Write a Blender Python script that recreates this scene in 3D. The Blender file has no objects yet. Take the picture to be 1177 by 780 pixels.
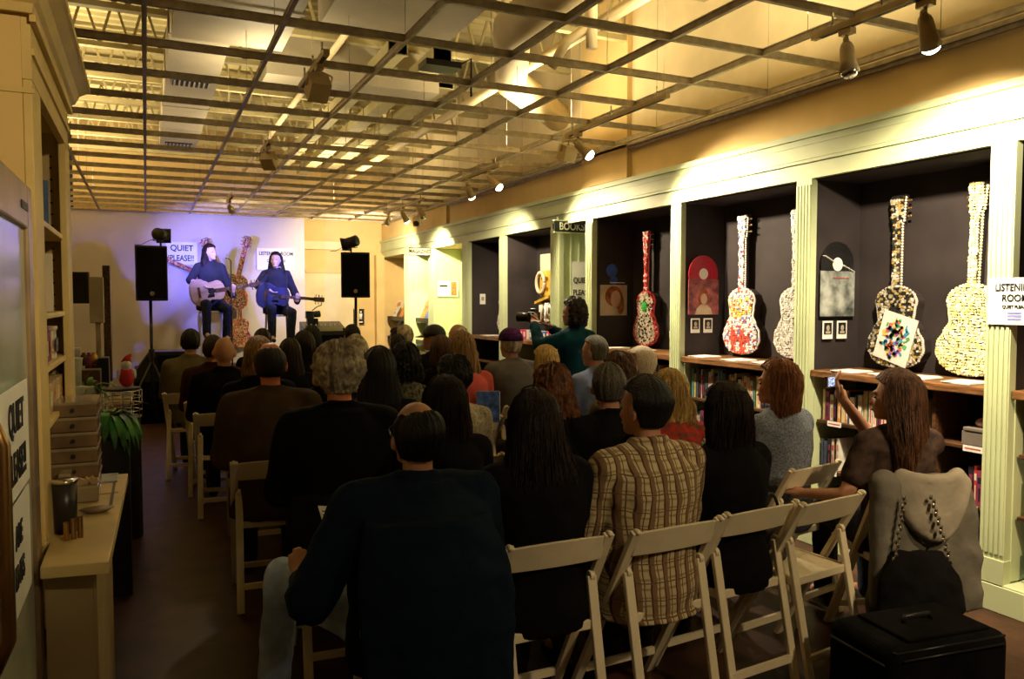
import bpy, bmesh, math, random
from math import pi, sin, cos, radians as R_
from mathutils import Vector, Matrix, noise, Euler
random.seed(7)
S = bpy.context.scene
COL = S.collection
# ---------------------------------------------------------------- camera
cam_d = bpy.data.cameras.new('camera'); cam = bpy.data.objects.new('camera', cam_d); COL.objects.link(cam)
cam.location = (0, 0, 1.6); cam.rotation_euler = (R_(90-2.81), 0, R_(-25.14))
cam_d.sensor_width = 36; cam_d.lens = 36*895/1177; cam_d.clip_start = .05
S.camera = cam
# ---------------------------------------------------------------- world / exposure
w = bpy.data.worlds.new('world'); S.world = w; w.use_nodes = True
w.node_tree.nodes['Background'].inputs[0].default_value = (.9, .62, .35, 1)
w.node_tree.nodes['Background'].inputs[1].default_value = .02
S.view_settings.view_transform = 'Standard'; S.view_settings.look = 'None'
S.view_settings.exposure = 1.25; S.view_settings.gamma = 1
WARM = (1, .81, .53)
def light(name, typ, loc, aim, power, col=WARM, size=.1, angle=60, blend=.6, sy=None):
    d = bpy.data.lights.new(name, typ); o = bpy.data.objects.new(name, d); COL.objects.link(o)
    o.location = loc; d.energy = power; d.color = col
    if aim is not None:
        o.rotation_euler = (Vector(aim)-Vector(loc)).to_track_quat('-Z', 'Y').to_euler()
    if typ == 'SPOT': d.spot_size = R_(angle); d.spot_blend = blend; d.shadow_soft_size = size
    elif typ == 'AREA':
        d.size = size
        if sy: d.shape = 'RECTANGLE'; d.size_y = sy
    else: d.shadow_soft_size = size
    return o
# unseen area lights added above the open grid to brighten the roof deck
for (x, y, p_) in ((-.9, 9.0, 34), (-.9, 12.2, 40), (2.6, 11.5, 26), (1.2, 9.5, 14), (.9, 6.6, 12), (3.1, 6.2, 26), (3.1, 3.4, 28), (.3, 4.0, 4)):
    light('ceiling_fill_light', 'AREA', (x, y, 3.12), (x+.001, y, 4.5), p_*.8, (1, .80, .46), 1.6, sy=.3)
# track spots of the room behind the camera
light('rear_spot', 'SPOT', (3.0, .5, 2.85), (3.8, 2.5, .2), 120, (1, .72, .40), .06, 46, .9)
light('rear_spot', 'SPOT', (2.6, -.4, 2.85), (2.3, 2.6, .3), 62, (1, .76, .42), .08, 62, .9)
light('rear_spot', 'SPOT', (1.2, -.9, 2.85), (-.9, 2.66, 1.9), 125, (1, .75, .38), .08, 40, .9)
light('rear_spot', 'SPOT', (.9, -.8, 2.85), (.7, 2.9, .5), 11, WARM, .08, 55, 1)
# ---------------------------------------------------------------- materials
M = {}
def mat(name, col, rough=.6, metal=0., var=.12, scale=8., bump=0., bscale=60., stretch=(1, 1, 1), col2=None, spec=.35, emit=0, sheen=0):
    m = bpy.data.materials.new(name); m.use_nodes = True; M[name] = m
    nt = m.node_tree; b = nt.nodes['Principled BSDF']; L = nt.links
    b.inputs['Roughness'].default_value = rough; b.inputs['Metallic'].default_value = metal
    b.inputs['Specular IOR Level'].default_value = spec
    if sheen: b.inputs['Sheen Weight'].default_value = sheen
    tc = nt.nodes.new('ShaderNodeTexCoord'); mp = nt.nodes.new('ShaderNodeMapping'); mp.inputs[3].default_value = stretch
    L.new(tc.outputs['Object'], mp.inputs[0])
    n = nt.nodes.new('ShaderNodeTexNoise'); n.inputs['Scale'].default_value = scale; n.inputs['Detail'].default_value = 4
    L.new(mp.outputs[0], n.inputs[0])
    r = nt.nodes.new('ShaderNodeValToRGB'); c = col
    d = col2 if col2 else tuple(max(0, k*(1-var*2)) for k in c)
    e = c if col2 else tuple(min(1, k*(1+var)) for k in c)
    r.color_ramp.elements[0].color = (*d, 1); r.color_ramp.elements[1].color = (*e, 1)
    r.color_ramp.elements[0].position = .35; r.color_ramp.elements[1].position = .65
    L.new(n.outputs[0], r.inputs[0]); L.new(r.outputs[0], b.inputs['Base Color'])
    if bump:
        n2 = nt.nodes.new('ShaderNodeTexNoise'); n2.inputs['Scale'].default_value = bscale; n2.inputs['Detail'].default_value = 3
        L.new(mp.outputs[0], n2.inputs[0]); bp = nt.nodes.new('ShaderNodeBump'); bp.inputs['Strength'].default_value = bump; bp.inputs['Distance'].default_value = .01
        L.new(n2.outputs[0], bp.inputs['Height']); L.new(bp.outputs[0], b.inputs['Normal'])
    if emit:
        L.new(r.outputs[0], b.inputs['Emission Color']); b.inputs['Emission Strength'].default_value = emit
    return m
mat('yellow_wall', (.70, .51, .22), .85, var=.05, scale=2)
mat('pale_green', (.55, .62, .38), .5, var=.04, scale=3)
mat('lime_wall', (.62, .72, .38), .6, var=.03, scale=2)
mat('cream', (.72, .60, .36), .6, var=.05, scale=3)
mat('tan_paint', (.66, .50, .20), .55, var=.06, scale=4)
mat('tan_panel', (.45, .34, .17), .7, var=.06, scale=4)
mat('backdrop', (.62, .56, .52), .8, var=.03, scale=2)
mat('plum', (.035, .027, .028), .75, var=.15, scale=3)
mat('deck', (.48, .42, .22), .7, var=.12, scale=1.5)
mat('duct', (.42, .37, .27), .6, var=.06, scale=2)
mat('tbar', (.42, .36, .27), .45, metal=.3, var=.1, scale=20)
mat('floor', (.055, .020, .010), .45, var=.25, scale=5, bump=.1, bscale=30)
mat('wood_counter', (.22, .10, .035), .45, var=.3, scale=6, stretch=(8, 1, 8), bump=.15)
mat('wood_shelf', (.10, .045, .02), .45, var=.3, scale=6, stretch=(8, 1, 8))
mat('black', (.012, .012, .013), .5, var=.2)
mat('black_cloth', (.006, .0055, .006), .95, spec=.1, var=.2, bump=.3, bscale=200)
mat('black_plastic', (.018, .018, .02), .35, var=.1)
mat('white', (.8, .78, .74), .6, var=.02)
mat('paper', (.82, .82, .80), .7, var=.02)
mat('chair_white', (.80, .70, .50), .38, var=.05, scale=6, spec=.5)
mat('chrome', (.7, .7, .7), .2, metal=1, var=.05)
mat('brass', (.40, .24, .10), .3, metal=.9, var=.1)
mat('lamp_body', (.55, .42, .22), .4, var=.05)
mat('bulb', (1, .86, .6), .5, var=0, emit=14)
mat('blue_glow', (.25, .3, 1), .5, var=0, emit=6)
mat('screen', (.35, .45, .85), .4, var=.5, scale=90, emit=.7)
mat('glass_lit', (.62, .70, .62), .12, var=.12, scale=1.3, spec=.8)
mat('dusk_cloth', (.02, .02, .03), .95, bump=.3)
mat('green_leaf', (.05, .22, .04), .5, var=.4, scale=12)
mat('skin', (.50, .25, .15), .55, var=.06, scale=10)
mat('skin_red', (.60, .20, .10), .45, var=.06, scale=10)
mat('skin_pale', (.62, .40, .30), .5, var=.05, scale=10)
mat('eye', (.05, .03, .02), .2, var=0)
mat('lips', (.35, .08, .06), .4, var=.05)
mat('jeans', (.40, .50, .74), .85, var=.15, scale=14, bump=.4, bscale=40)
mat('dark_jeans', (.018, .024, .045), .9, var=.2, scale=14, bump=.3)
mat('dark_trousers', (.014, .012, .012), .9, var=.2, bump=.2)
mat('shoe', (.02, .016, .014), .4, var=.1)
def cloth(n, c, b=.5, bs=14, var=.12, **k): return mat(n, c, .95, spec=.12, var=var, scale=k.pop('scale', 6), bump=b, bscale=bs, **k)
cloth('navy_fleece', (.006, .013, .026), bs=25)
cloth('black_knit', (.0045, .004, .0045)); cloth('brown_jacket', (.06, .038, .02)); cloth('olive_shirt', (.14, .12, .07))
cloth('maroon_knit', (.045, .012, .010)); cloth('grey_shirt', (.115, .105, .105)); cloth('blue_shirt', (.16, .20, .36))
cloth('white_knit', (.50, .44, .36), var=.2, scale=60, bs=60); cloth('pink_top', (.55, .10, .09)); cloth('grey_sweater', (.19, .21, .26), var=.25, scale=120, bs=120)
cloth('teal_top', (.004, .040, .065)); cloth('brown_tee', (.055, .035, .028), var=.25, scale=20); cloth('red_print', (.50, .03, .02), col2=(.10, .06, .04), scale=30)
cloth('dark_floral', (.16, .15, .09), col2=(.012, .012, .012), scale=55); cloth('hoodie_grey', (.15, .14, .12), bs=20); cloth('hood_lining', (.30, .27, .22))
cloth('dark_blue_top', (.02, .03, .09)); cloth('denim_shirt', (.12, .14, .20)); cloth('khaki', (.13, .11, .06)); cloth('purple_cap', (.10, .02, .14), var=.4, scale=40, col2=(.02, .01, .04))
def hairm(n, c, c2, scale=9, st=(9, 9, .8)): return mat(n, c, .5, scale=scale, stretch=st, col2=c2, bump=.8, bscale=22, spec=.3)
hairm('hair_black', (.007, .005, .005), (.002, .002, .002)); hairm('hair_dark_brown', (.022, .009, .006), (.006, .003, .002))
hairm('hair_brown', (.11, .045, .018), (.03, .012, .006)); hairm('hair_auburn', (.32, .11, .030), (.09, .028, .010))
hairm('hair_blond', (.75, .52, .18), (.30, .17, .05)); hairm('hair_honey', (.38, .22, .085), (.10, .05, .02)); hairm('hair_grey', (.60, .52, .38), (.20, .16, .11), 30, (1, 1, 1))
hairm('hair_white', (.70, .60, .46), (.5, .4, .3), 20); hairm('hair_salt', (.13, .115, .09), (.04, .035, .03), 20); hairm('hair_red_curl', (.19, .07, .025), (.04, .015, .008), 20, (2, 2, 1))
def plaid():
    m = bpy.data.materials.new('plaid_shirt'); m.use_nodes = True; M['plaid_shirt'] = m; nt = m.node_tree; L = nt.links; b = nt.nodes['Principled BSDF']
    b.inputs['Roughness'].default_value = .9
    tc = nt.nodes.new('ShaderNodeTexCoord'); sp = nt.nodes.new('ShaderNodeSeparateXYZ')
    nz = nt.nodes.new('ShaderNodeTexNoise'); nz.inputs['Scale'].default_value = 7
    mx = nt.nodes.new('ShaderNodeMix'); mx.data_type = 'VECTOR'; mx.inputs[0].default_value = .035
    L.new(tc.outputs['Object'], nz.inputs[0]); L.new(tc.outputs['Object'], mx.inputs[4]); L.new(nz.outputs['Color'], mx.inputs[5]); L.new(mx.outputs[1], sp.inputs[0])
    def stripe(out, period, wd, off=0.):
        a = nt.nodes.new('ShaderNodeMath'); a.operation = 'ADD'; a.inputs[1].default_value = 10+off; L.new(out, a.inputs[0])
        d = nt.nodes.new('ShaderNodeMath'); d.operation = 'DIVIDE'; d.inputs[1].default_value = period; L.new(a.outputs[0], d.inputs[0])
        f = nt.nodes.new('ShaderNodeMath'); f.operation = 'FRACT'; L.new(d.outputs[0], f.inputs[0])
        c = nt.nodes.new('ShaderNodeMath'); c.operation = 'LESS_THAN'; c.inputs[1].default_value = wd; L.new(f.outputs[0], c.inputs[0]); return c.outputs[0]
    cur = None
    for (o, per, wd, off, col) in ((sp.outputs[2], .032, .25, 0, (.33, .24, .12)), (sp.outputs[0], .052, .32, 0, (.20, .12, .055)), (sp.outputs[0], .052, .12, .006, (.07, .025, .015)), (sp.outputs[0], .052, .08, .028, (.12, .06, .03)), (sp.outputs[2], .064, .07, .01, (.14, .08, .04))):
        mm = nt.nodes.new('ShaderNodeMix'); mm.data_type = 'RGBA'; L.new(stripe(o, per, wd, off), mm.inputs[0])
        if cur is None: mm.inputs[6].default_value = (.52, .43, .25, 1)
        else: L.new(cur, mm.inputs[6])
        mm.inputs[7].default_value = (*col, 1); cur = mm.outputs[2]
    L.new(cur, b.inputs['Base Color'])
    n2 = nt.nodes.new('ShaderNodeTexNoise'); n2.inputs['Scale'].default_value = 16; bp = nt.nodes.new('ShaderNodeBump'); bp.inputs['Strength'].default_value = .6; bp.inputs['Distance'].default_value = .01
    L.new(tc.outputs['Object'], n2.inputs[0]); L.new(n2.outputs[0], bp.inputs['Height']); L.new(bp.outputs[0], b.inputs['Normal'])
plaid()
# ---------------------------------------------------------------- mesh helpers
def BM(): return bmesh.new()
def box(bm, x0, x1, y0, y1, z0, z1, mi=0):
    vs = [bm.verts.new(p) for p in ((x0,y0,z0),(x1,y0,z0),(x1,y1,z0),(x0,y1,z0),(x0,y0,z1),(x1,y0,z1),(x1,y1,z1),(x0,y1,z1))]
    for f in ((0,3,2,1),(4,5,6,7),(0,1,5,4),(1,2,6,5),(2,3,7,6),(3,0,4,7)):
        bm.faces.new([vs[i] for i in f]).material_index = mi
    return vs
def obox(bm, c, s, rot=(0, 0, 0), mi=0):
    m = Matrix.Translation(c) @ Euler(rot).to_matrix().to_4x4()
    vs = box(bm, -s[0]/2, s[0]/2, -s[1]/2, s[1]/2, -s[2]/2, s[2]/2, mi)
    for v in vs: v.co = m @ v.co
    return vs
def bar(bm, a, b, w, t, up=(0, 0, 1), mi=0):
    "rectangular bar from a to b: w along side, t along the other"
    a = Vector(a); b = Vector(b); d = (b-a); L = d.length; d.normalize()
    s = d.cross(Vector(up));
    if s.length < 1e-4: s = Vector((1, 0, 0))
    s.normalize(); u = s.cross(d)
    vs = []
    for p in (a, b):
        for (i, j) in ((-1,-1),(1,-1),(1,1),(-1,1)): vs.append(bm.verts.new(p+s*i*w/2+u*j*t/2))
    for f in ((0,1,2,3),(7,6,5,4),(0,4,5,1),(1,5,6,2),(2,6,7,3),(3,7,4,0)): bm.faces.new([vs[i] for i in f]).material_index = mi
def frame_of(d):
    d = d.normalized(); s = d.cross(Vector((0, 0, 1)))
    if s.length < 1e-3: s = Vector((1, 0, 0))
    s.normalize(); return s, d.cross(s)
def skin_rings(bm, rings, cap=True, mi=0, smooth=True, closed=False):
    n = len(rings[0])
    fs = []
    for a, b in zip(rings, rings[1:]+([rings[0]] if closed else [])):
        for i in range(n): fs.append(bm.faces.new((a[i], a[(i+1) % n], b[(i+1) % n], b[i])))
    if cap and not closed:
        fs.append(bm.faces.new(rings[0][::-1])); fs.append(bm.faces.new(rings[-1]))
    for f in fs: f.material_index = mi; f.smooth = smooth
def tube(bm, pts, r, seg=8, mi=0, smooth=True):
    pts = [Vector(p) for p in pts]; rr = r if isinstance(r, (list, tuple)) else [r]*len(pts); rings = []
    s = None
    for i, p in enumerate(pts):
        d = (pts[min(i+1, len(pts)-1)]-pts[max(i-1, 0)]).normalized()
        if s is None: s, u = frame_of(d)
        else: s = (s-d*s.dot(d)).normalized(); u = d.cross(s)
        rings.append([bm.verts.new(p+(s*cos(2*pi*k/seg)+u*sin(2*pi*k/seg))*rr[i]) for k in range(seg)])
    skin_rings(bm, rings, mi=mi, smooth=smooth)
def cap(bm, a, b, ra, rb, seg=12):
    a = Vector(a); b = Vector(b); d = (b-a).normalized()
    pts = []; rr = []
    for k in range(4):
        t = pi/2*k/4+.15; pts.append(a-d*ra*cos(t)); rr.append(ra*sin(t))
    pts.append(a); rr.append(ra); pts.append(b); rr.append(rb)
    for k in range(3, -1, -1):
        t = pi/2*k/4+.15; pts.append(b+d*rb*cos(t)); rr.append(rb*sin(t))
    tube(bm, pts, rr, seg)
def ell(bm, c, r, seg=16, mi=0, rot=None):
    res = bmesh.ops.create_uvsphere(bm, u_segments=seg, v_segments=max(6, seg//2+2), radius=1)
    for v in res['verts']:
        p = Vector((v.co.x*r[0], v.co.y*r[1], v.co.z*r[2]))
        if rot: p = Euler(rot).to_matrix() @ p
        v.co = p+Vector(c)
        for f in v.link_faces: f.material_index = mi; f.smooth = True
    return res['verts']
def loft(bm, rings, seg=24, mi=0, sq=2.):
    rr = []
    for (x, y, z, rx, ry) in rings:
        ring = []
        for k in range(seg):
            a = 2*pi*k/seg; ca, sa = cos(a), sin(a); e = 2/sq
            ring.append(bm.verts.new((x+rx*math.copysign(abs(ca)**e, ca), y+ry*math.copysign(abs(sa)**e, sa), z)))
        rr.append(ring)
    skin_rings(bm, rr, mi=mi)
def cyl(bm, c, r, h, seg=20, axis='z', r2=None, mi=0):
    c = Vector(c); d = {'x': Vector((1,0,0)), 'y': Vector((0,1,0)), 'z': Vector((0,0,1))}[axis]
    tube(bm, [c-d*h/2, c+d*h/2], [r, r if r2 is None else r2], seg, mi, smooth=False)
def finish(bm, name, mats, parent=None, smooth=None, bevel=0):
    bmesh.ops.recalc_face_normals(bm, faces=bm.faces)
    me = bpy.data.meshes.new(name); bm.to_mesh(me); bm.free()
    o = bpy.data.objects.new(name, me); COL.objects.link(o)
    for m in (mats if isinstance(mats, (list, tuple)) else [mats]): me.materials.append(M[m] if isinstance(m, str) else m)
    if parent: o.parent = parent
    if smooth:
        for p in me.polygons: p.use_smooth = True
    if bevel:
        b = o.modifiers.new('bevel', 'BEVEL'); b.width = bevel; b.segments = 2; b.limit_method = 'ANGLE'
    return o
def tag(o, label=None, cat=None, group=None, kind=None):
    if label: o['label'] = label
    if cat: o['category'] = cat
    if group: o['group'] = group
    if kind: o['kind'] = kind
    return o
def thing(name, label, cat, loc=(0, 0, 0), rz=0, group=None):
    o = bpy.data.objects.new(name, None); COL.objects.link(o); o.location = loc; o.rotation_euler = (0, 0, rz); o.empty_display_size = .1
    return tag(o, label, cat, group)
def struct(name, bm, m, parent=None, **k):
    o = finish(bm, name, m, parent, **k)
    if not parent: o['kind'] = 'structure'
    return o
def child(o, name, parent, mats, loc=(0,0,0), rot=(0,0,0)):
    "a further object sharing mesh data"
    c = bpy.data.objects.new(name, o); COL.objects.link(c); c.parent = parent; c.location = loc; c.rotation_euler = rot
    return c
KIDS = {}
def copy_tree(o, parent=None):
    c = o.copy(); COL.objects.link(c); c.parent = parent
    for ch in list(o.children): copy_tree(ch, c)
    return c
def text(name, s, size, loc, rot, m, parent=None, extrude=.001, align='CENTER', sx=1., bold=0.):
    cu = bpy.data.curves.new(name, 'FONT'); cu.body = s; cu.size = size; cu.extrude = extrude; cu.align_x = align; cu.align_y = 'CENTER'; cu.offset = bold
    t = bpy.data.objects.new(name, cu); COL.objects.link(t)
    bpy.context.view_layer.update()
    me = bpy.data.meshes.new_from_object(t.evaluated_get(bpy.context.evaluated_depsgraph_get()))
    bpy.data.objects.remove(t)
    o = bpy.data.objects.new(name, me); COL.objects.link(o); me.materials.clear(); me.materials.append(M[m]); o.parent = parent
    o.location = loc; o.rotation_euler = rot; o.scale = (sx, 1, 1)
    return o
# ================================================================ SETTING
W = 3.96; WB = 4.40; YB = 14.06; ZC = 2.99; ZD = 4.45
bm = BM(); box(bm, -1.6, 5.6, -1.5, 14.3, -.1, 0); struct('floor', bm, 'floor')
bm = BM(); box(bm, -1.0, 5.6, YB, YB+.1, 0, 4.5); struct('wall_back', bm, 'yellow_wall')
bm = BM(); box(bm, -1.75, -1.6, -1.5, 14.3, 0, 4.5); struct('wall_left', bm, 'yellow_wall')
bm = BM(); box(bm, -1.6, 5.6, -1.6, -1.5, 0, 4.5); struct('wall_rear', bm, 'yellow_wall')
# stage backdrop wall, running up to the grid
bm = BM(); box(bm, -1.6, 2.45, 13.5, 13.6, 0, 3.0); struct('wall_backdrop', bm, 'backdrop')
# right wall above the bays
PIL = [(-1.1, -.95), (.95, 1.1), (2.48, 2.61), (3.80, 3.93), (5.17, 5.30), (6.55, 6.68), (7.22, 7.42), (8.63, 8.76), (9.78, 10.01), (11.19, 11.43), (12.34, 12.67)]
bm = BM(); box(bm, W+.02, 4.55, -1.5, 14.06, 2.40, 3.0)
struct('wall_right', bm, 'yellow_wall')
bm = BM(); box(bm, W+.02, 4.1, -1.5, 14.06, 3.0, 4.45); struct('wall_right_upper', bm, 'cream')
bm = BM(); box(bm, W-.03, W+.03, 5.95, 6.75, 2.71, 4.4); box(bm, W-.03, W+.03, 10.6, 14.0, 2.71, 2.98); struct('trim_1', bm, 'yellow_wall')
# frieze: flat board, stepped mouldings, cap
bm = BM()
box(bm, W-.015, W+.02, -1.5, 14.05, 2.40, 2.70); box(bm, W-.035, W-.015, -1.5, 14.05, 2.505, 2.525); box(bm, W-.03, W-.015, -1.5, 14.05, 2.62, 2.66); box(bm, W-.055, W+.02, -1.5, 14.05, 2.66, 2.70)
box(bm, W-.025, W-.015, -1.5, 14.05, 2.53, 2.62)
struct('trim_2', bm, 'pale_green')
# bay shell: back panel, soffit
bm = BM(); box(bm, WB, 4.55, -1.5, 6.68, 0, 2.42); box(bm, WB, 4.55, 7.42, 9.78, 0, 2.42); struct('wall_recess', bm, 'plum')
bm = BM(); box(bm, W+.025, WB, -1.5, 9.79, 2.392, 2.42); box(bm, W+.03, WB, 6.53, 6.556, .14, 2.392); box(bm, W+.03, WB, 9.765, 9.789, .0, 2.392); struct('trim_6', bm, 'plum')
bm = BM(); box(bm, WB, 4.55, 9.80, 14.05, 0, 2.42); struct('wall_recess_lime', bm, 'lime_wall')
bm = BM(); box(bm, 5.5, 5.6, 5.5, 10.5, 0, 3.0); struct('wall_passage', bm, 'yellow_wall')
bm = BM(); box(bm, W+.02, 5.5, 7.24, 7.40, 0, 2.42)
for k in range(12): box(bm, W+.12+k*.1, W+.135+k*.1, 7.232, 7.24, 0, 2.42)
struct('wall_passage_side', bm, 'pale_green')
# pilasters with fluting, each its own
pil_i = 0
for (a, b) in PIL:
    bm = BM(); box(bm, W-.02, W+.03, a, b, .14, 2.40)
    n = 5
    for k in range(n):
        y = a+(b-a)*(k+.5)/n; box(bm, W-.028, W-.02, y-(b-a)*.055, y+(b-a)*.055, .3, 2.36)
    box(bm, W-.03, W+.03, a-.004, b+.004, .14, .27)
    pil_i += 1
    struct('pilaster', bm, 'pale_green')
    # dividing panel behind the pilaster, dark in the bays, lime at the far end
    if b < 6.6 or a > 7.4:
        bm = BM(); box(bm, W+.03, WB, a+.01, b-.01, .0, 2.40); struct('divider_panel', bm, 'plum' if a < 9 else 'lime_wall')
    if .9 < a < 9:
        bm = BM(); box(bm, W+.03, WB-.02, b-.009, b+.006, .16, 1.10); box(bm, W+.03, WB-.02, a-.006, a+.009, .16, 1.10); struct('trim_3', bm, 'pale_green')
bm = BM(); box(bm, W+.03, 5.5, 6.56, 6.66, 0, 2.42); struct('wall_passage_near', bm, 'pale_green')
bm = BM(); box(bm, W-.035, W+.03, -1.5, 6.68, 0, .14); box(bm, W-.035, W+.03, 7.22, 14.05, 0, .14); box(bm, W-.03, W+.44, -1.5, 6.55, .10, .15); struct('baseboard_right', bm, 'pale_green', bevel=.004)
bm = BM(); box(bm, -1.6, 2.45, 13.47, 13.5, 0, .1); box(bm, 2.45, W, 14.03, YB, 0, .1); struct('baseboard_back', bm, 'cream')
# door in back wall
dr = thing('door_1', None, None); dr['kind'] = 'structure'
bm = BM(); box(bm, 2.55, 3.42, 14.02, 14.06, 0, 2.1); finish(bm, 'door_panel', 'cream', dr)
bm = BM(); box(bm, 2.47, 2.55, 14.0, 14.06, 0, 2.18); box(bm, 3.42, 3.5, 14.0, 14.06, 0, 2.18); box(bm, 2.47, 3.5, 14.0, 14.06, 2.1, 2.18); finish(bm, 'door_frame', 'tan_paint', dr)
bm = BM(); box(bm, 2.5, 3.3, 14.0, 14.06, 2.52, 2.66); struct('trim_4', bm, 'cream')
bm = BM(); box(bm, 3.80, 3.95, 13.9, 14.06, 0, 2.44); struct('trim_5', bm, 'yellow_wall')
# roof deck: corrugated
bm = BM()
ys = []; z0 = ZD; y = -1.5
prof = []
while y < 14.3:
    prof += [(y, z0), (y+.06, z0), (y+.09, z0+.05), (y+.15, z0+.05), (y+.18, z0)]; y += .18
for x0, x1 in ((-1.75, 1.9), (1.9, 5.6)):
    pv = None
    for (yy, zz) in prof:
        a = bm.verts.new((x0, yy, zz)); b = bm.verts.new((x1, yy, zz))
        if pv: bm.faces.new((pv[0], pv[1], b, a))
        pv = (a, b)
struct('ceiling', bm, 'deck')
# open-web joists, crossing the room
jt = None
def joist_mesh():
    bm = BM(); 
    for zz in (3.92, 4.36): box(bm, -1.6, W+.02, -.035, .035, zz, zz+.045)
    n = 22; dx = (W+1.6)/n
    for k in range(n):
        x = -1.6+k*dx; bar(bm, (x, 0, 3.95), (x+dx/2, 0, 4.38), .022, .022, (0, 1, 0)); bar(bm, (x+dx/2, 0, 4.38), (x+dx, 0, 3.95), .022, .022, (0, 1, 0))
    return bm
j0 = None; js = thing('ceiling_joists', None, None); js['kind'] = 'structure'
for k in range(13):
    y = .6+k*1.08
    if j0 is None: j0 = finish(joist_mesh(), 'joist', 'deck', js); j0.location.y = y
    else: child(j0.data, 'joist', js, None, (0, y, 0))
# ducts
d = thing('air_duct', 'long flat grey air duct running down the room above the grid, with two slot vents', 'duct', (.42, 8, 3.62))
bm = BM(); box(bm, -.22, .22, -5.2, 3.6, 0, .25)
for k in range(8): box(bm, -.23, .23, -5.1+k*1.2, -5.07+k*1.2, -.008, .258)
finish(bm, 'duct_body', 'duct', d)
for yy in (-.1, 3.0):
    bm = BM(); box(bm, -.16, .16, yy-.10, yy+.10, -.012, 0); finish(bm, 'vent', 'black', d)
    bm = BM()
    for k in range(8): box(bm, -.15+k*.042, -.135+k*.042, yy-.10, yy+.10, -.02, -.012)
    finish(bm, 'vent_slats', 'duct', d)['kind'] = 'stuff'
bm = BM(); box(bm, .20, .95, 4.6, 6.05, 3.45, 3.85); box(bm, .18, .97, 5.2, 5.24, 3.44, 3.86); tag(finish(bm, 'duct_box', 'duct'), 'broad grey sheet metal duct box at the near end of the flat duct', 'duct')
bm = BM(); box(bm, 1.15, 2.1, 2.9, 5.7, 3.55, 3.9); box(bm, 1.13, 2.12, 4.2, 4.24, 3.54, 3.91); tag(finish(bm, 'duct_box', 'duct'), 'wide cream sheet metal duct over the middle of the audience', 'duct')
bm = BM(); box(bm, 1.0, 2.6, 7.2, 7.6, 3.6, 3.95); tag(finish(bm, 'duct_box', 'duct'), 'cream cross duct behind the wide middle duct', 'duct')
bm = BM(); tube(bm, [(2.3, 2.6, 3.5), (2.35, 5, 3.5), (2.9, 6.2, 3.5), (3.9, 7.2, 3.5)], .14, 16); tag(finish(bm, 'round_duct', 'cream'), 'round cream duct bending towards the right wall', 'duct')
bm = BM(); tube(bm, [(1.5, 2.5, 3.75), (1.5, 13.6, 3.75)], .03, 8); tag(finish(bm, 'conduit_pipe', 'cream'), 'thin cream pipe running the length of the ceiling', 'pipe')
bm = BM(); tube(bm, [(3.0, 2.5, 3.6), (3.0, 13.6, 3.6)], .045, 8); tag(finish(bm, 'sprinkler_pipe', 'cream'), 'thicker cream sprinkler pipe above the track lights', 'pipe')
bm = BM(); tube(bm, [(2.75, 4.6, 3.3), (2.75, 4.6, 4.4)], .04, 8); tube(bm, [(2.75, 4.6, 3.45), (2.62, 4.7, 3.36), (2.55, 4.8, 3.2)], .035, 8); tag(finish(bm, 'drain_pipe', 'cream'), 'upright cream drain pipe with an elbow above the grid', 'pipe')
for (x, y0, y1, z) in ((1.9, 6.5, 13.3, 3.7), (2.3, 6.5, 13.3, 3.7), (2.7, 7.5, 13.3, 3.75)):
    bm = BM(); box(bm, x, x+.16, y0, y1, z, z+.1)
    for k in range(int((y1-y0)/.8)): box(bm, x-.01, x+.17, y0+k*.8, y0+k*.8+.03, z-.01, z+.11)
    tag(finish(bm, 'cable_tray', 'deck'), '%s of three long cream cable trays above the grid' % {1.9: 'left', 2.3: 'middle', 2.7: 'right'}[x], 'cable tray', 'parallel cable trays')
bm = BM(); box(bm, 1.70, 1.95, 4.95, 5.12, 3.16, 3.20); tube(bm, [(1.95, 5.1, 3.2), (2.1, 5.15, 3.3), (2.12, 5.2, 3.05)], .008, 6); o = tag(finish(bm, 'ceiling_box', 'black_plastic'), 'small black box with a cable above the ceiling grid', 'sensor')
# suspended grid of T bars
g = thing('ceiling_grid', None, None); g['kind'] = 'structure'
def tee(L, axis):
    bm = BM()
    for (w_, z0_, z1_) in ((.024, 0, .004), (.004, .004, .040), (.010, .036, .044)):
        if axis == 'y': box(bm, -w_/2, w_/2, 0, L, z0_, z1_)
        else: box(bm, 0, L, -w_/2, w_/2, z0_, z1_)
    return bm
GX = [.02+.637*k for k in range(-2, 7)]; GY = [5.38+.635*k for k in range(-9, 14)]
m0 = finish(tee(14.9, 'y'), 'main_runner', 'tbar', g); m0.location = (GX[0], -1.4, ZC)
for x in GX[1:]: child(m0.data, 'main_runner', g, None, (x, -1.4, ZC))
c0 = None
for y in GY:
    if y < 2.0: continue
    for x in GX[:-1]:
        if y > 13.3: continue
        if c0 is None: c0 = finish(tee(.637, 'x'), 'cross_tee', 'tbar', g); c0.location = (x, y, ZC)
        else: child(c0.data, 'cross_tee', g, None, (x, y, ZC))
bm = BM(); box(bm, -1.6, W+.02, 13.46, 13.5, 2.99, 3.01); box(bm, W-.03, W+.02, -1.4, 14.0, 2.985, 3.01); box(bm, W-.012, W, -1.4, 14.0, 2.96, 2.99); finish(bm, 'wall_angle', 'tbar', g)
wm = None
for ix, x in enumerate(GX):
    for y in GY[3::2]:
        yy = y+(.3 if ix % 2 else 0)
        if yy > 13: continue
        if wm is None:
            bm = BM(); tube(bm, [(0, 0, 0), (0, 0, 1.45)], .0022, 4); wm = finish(bm, 'hanger_wire', 'tbar', g); wm.location = (x, yy, ZC+.04)
        else: child(wm.data, 'hanger_wire', g, None, (x, yy, ZC+.04))
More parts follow.
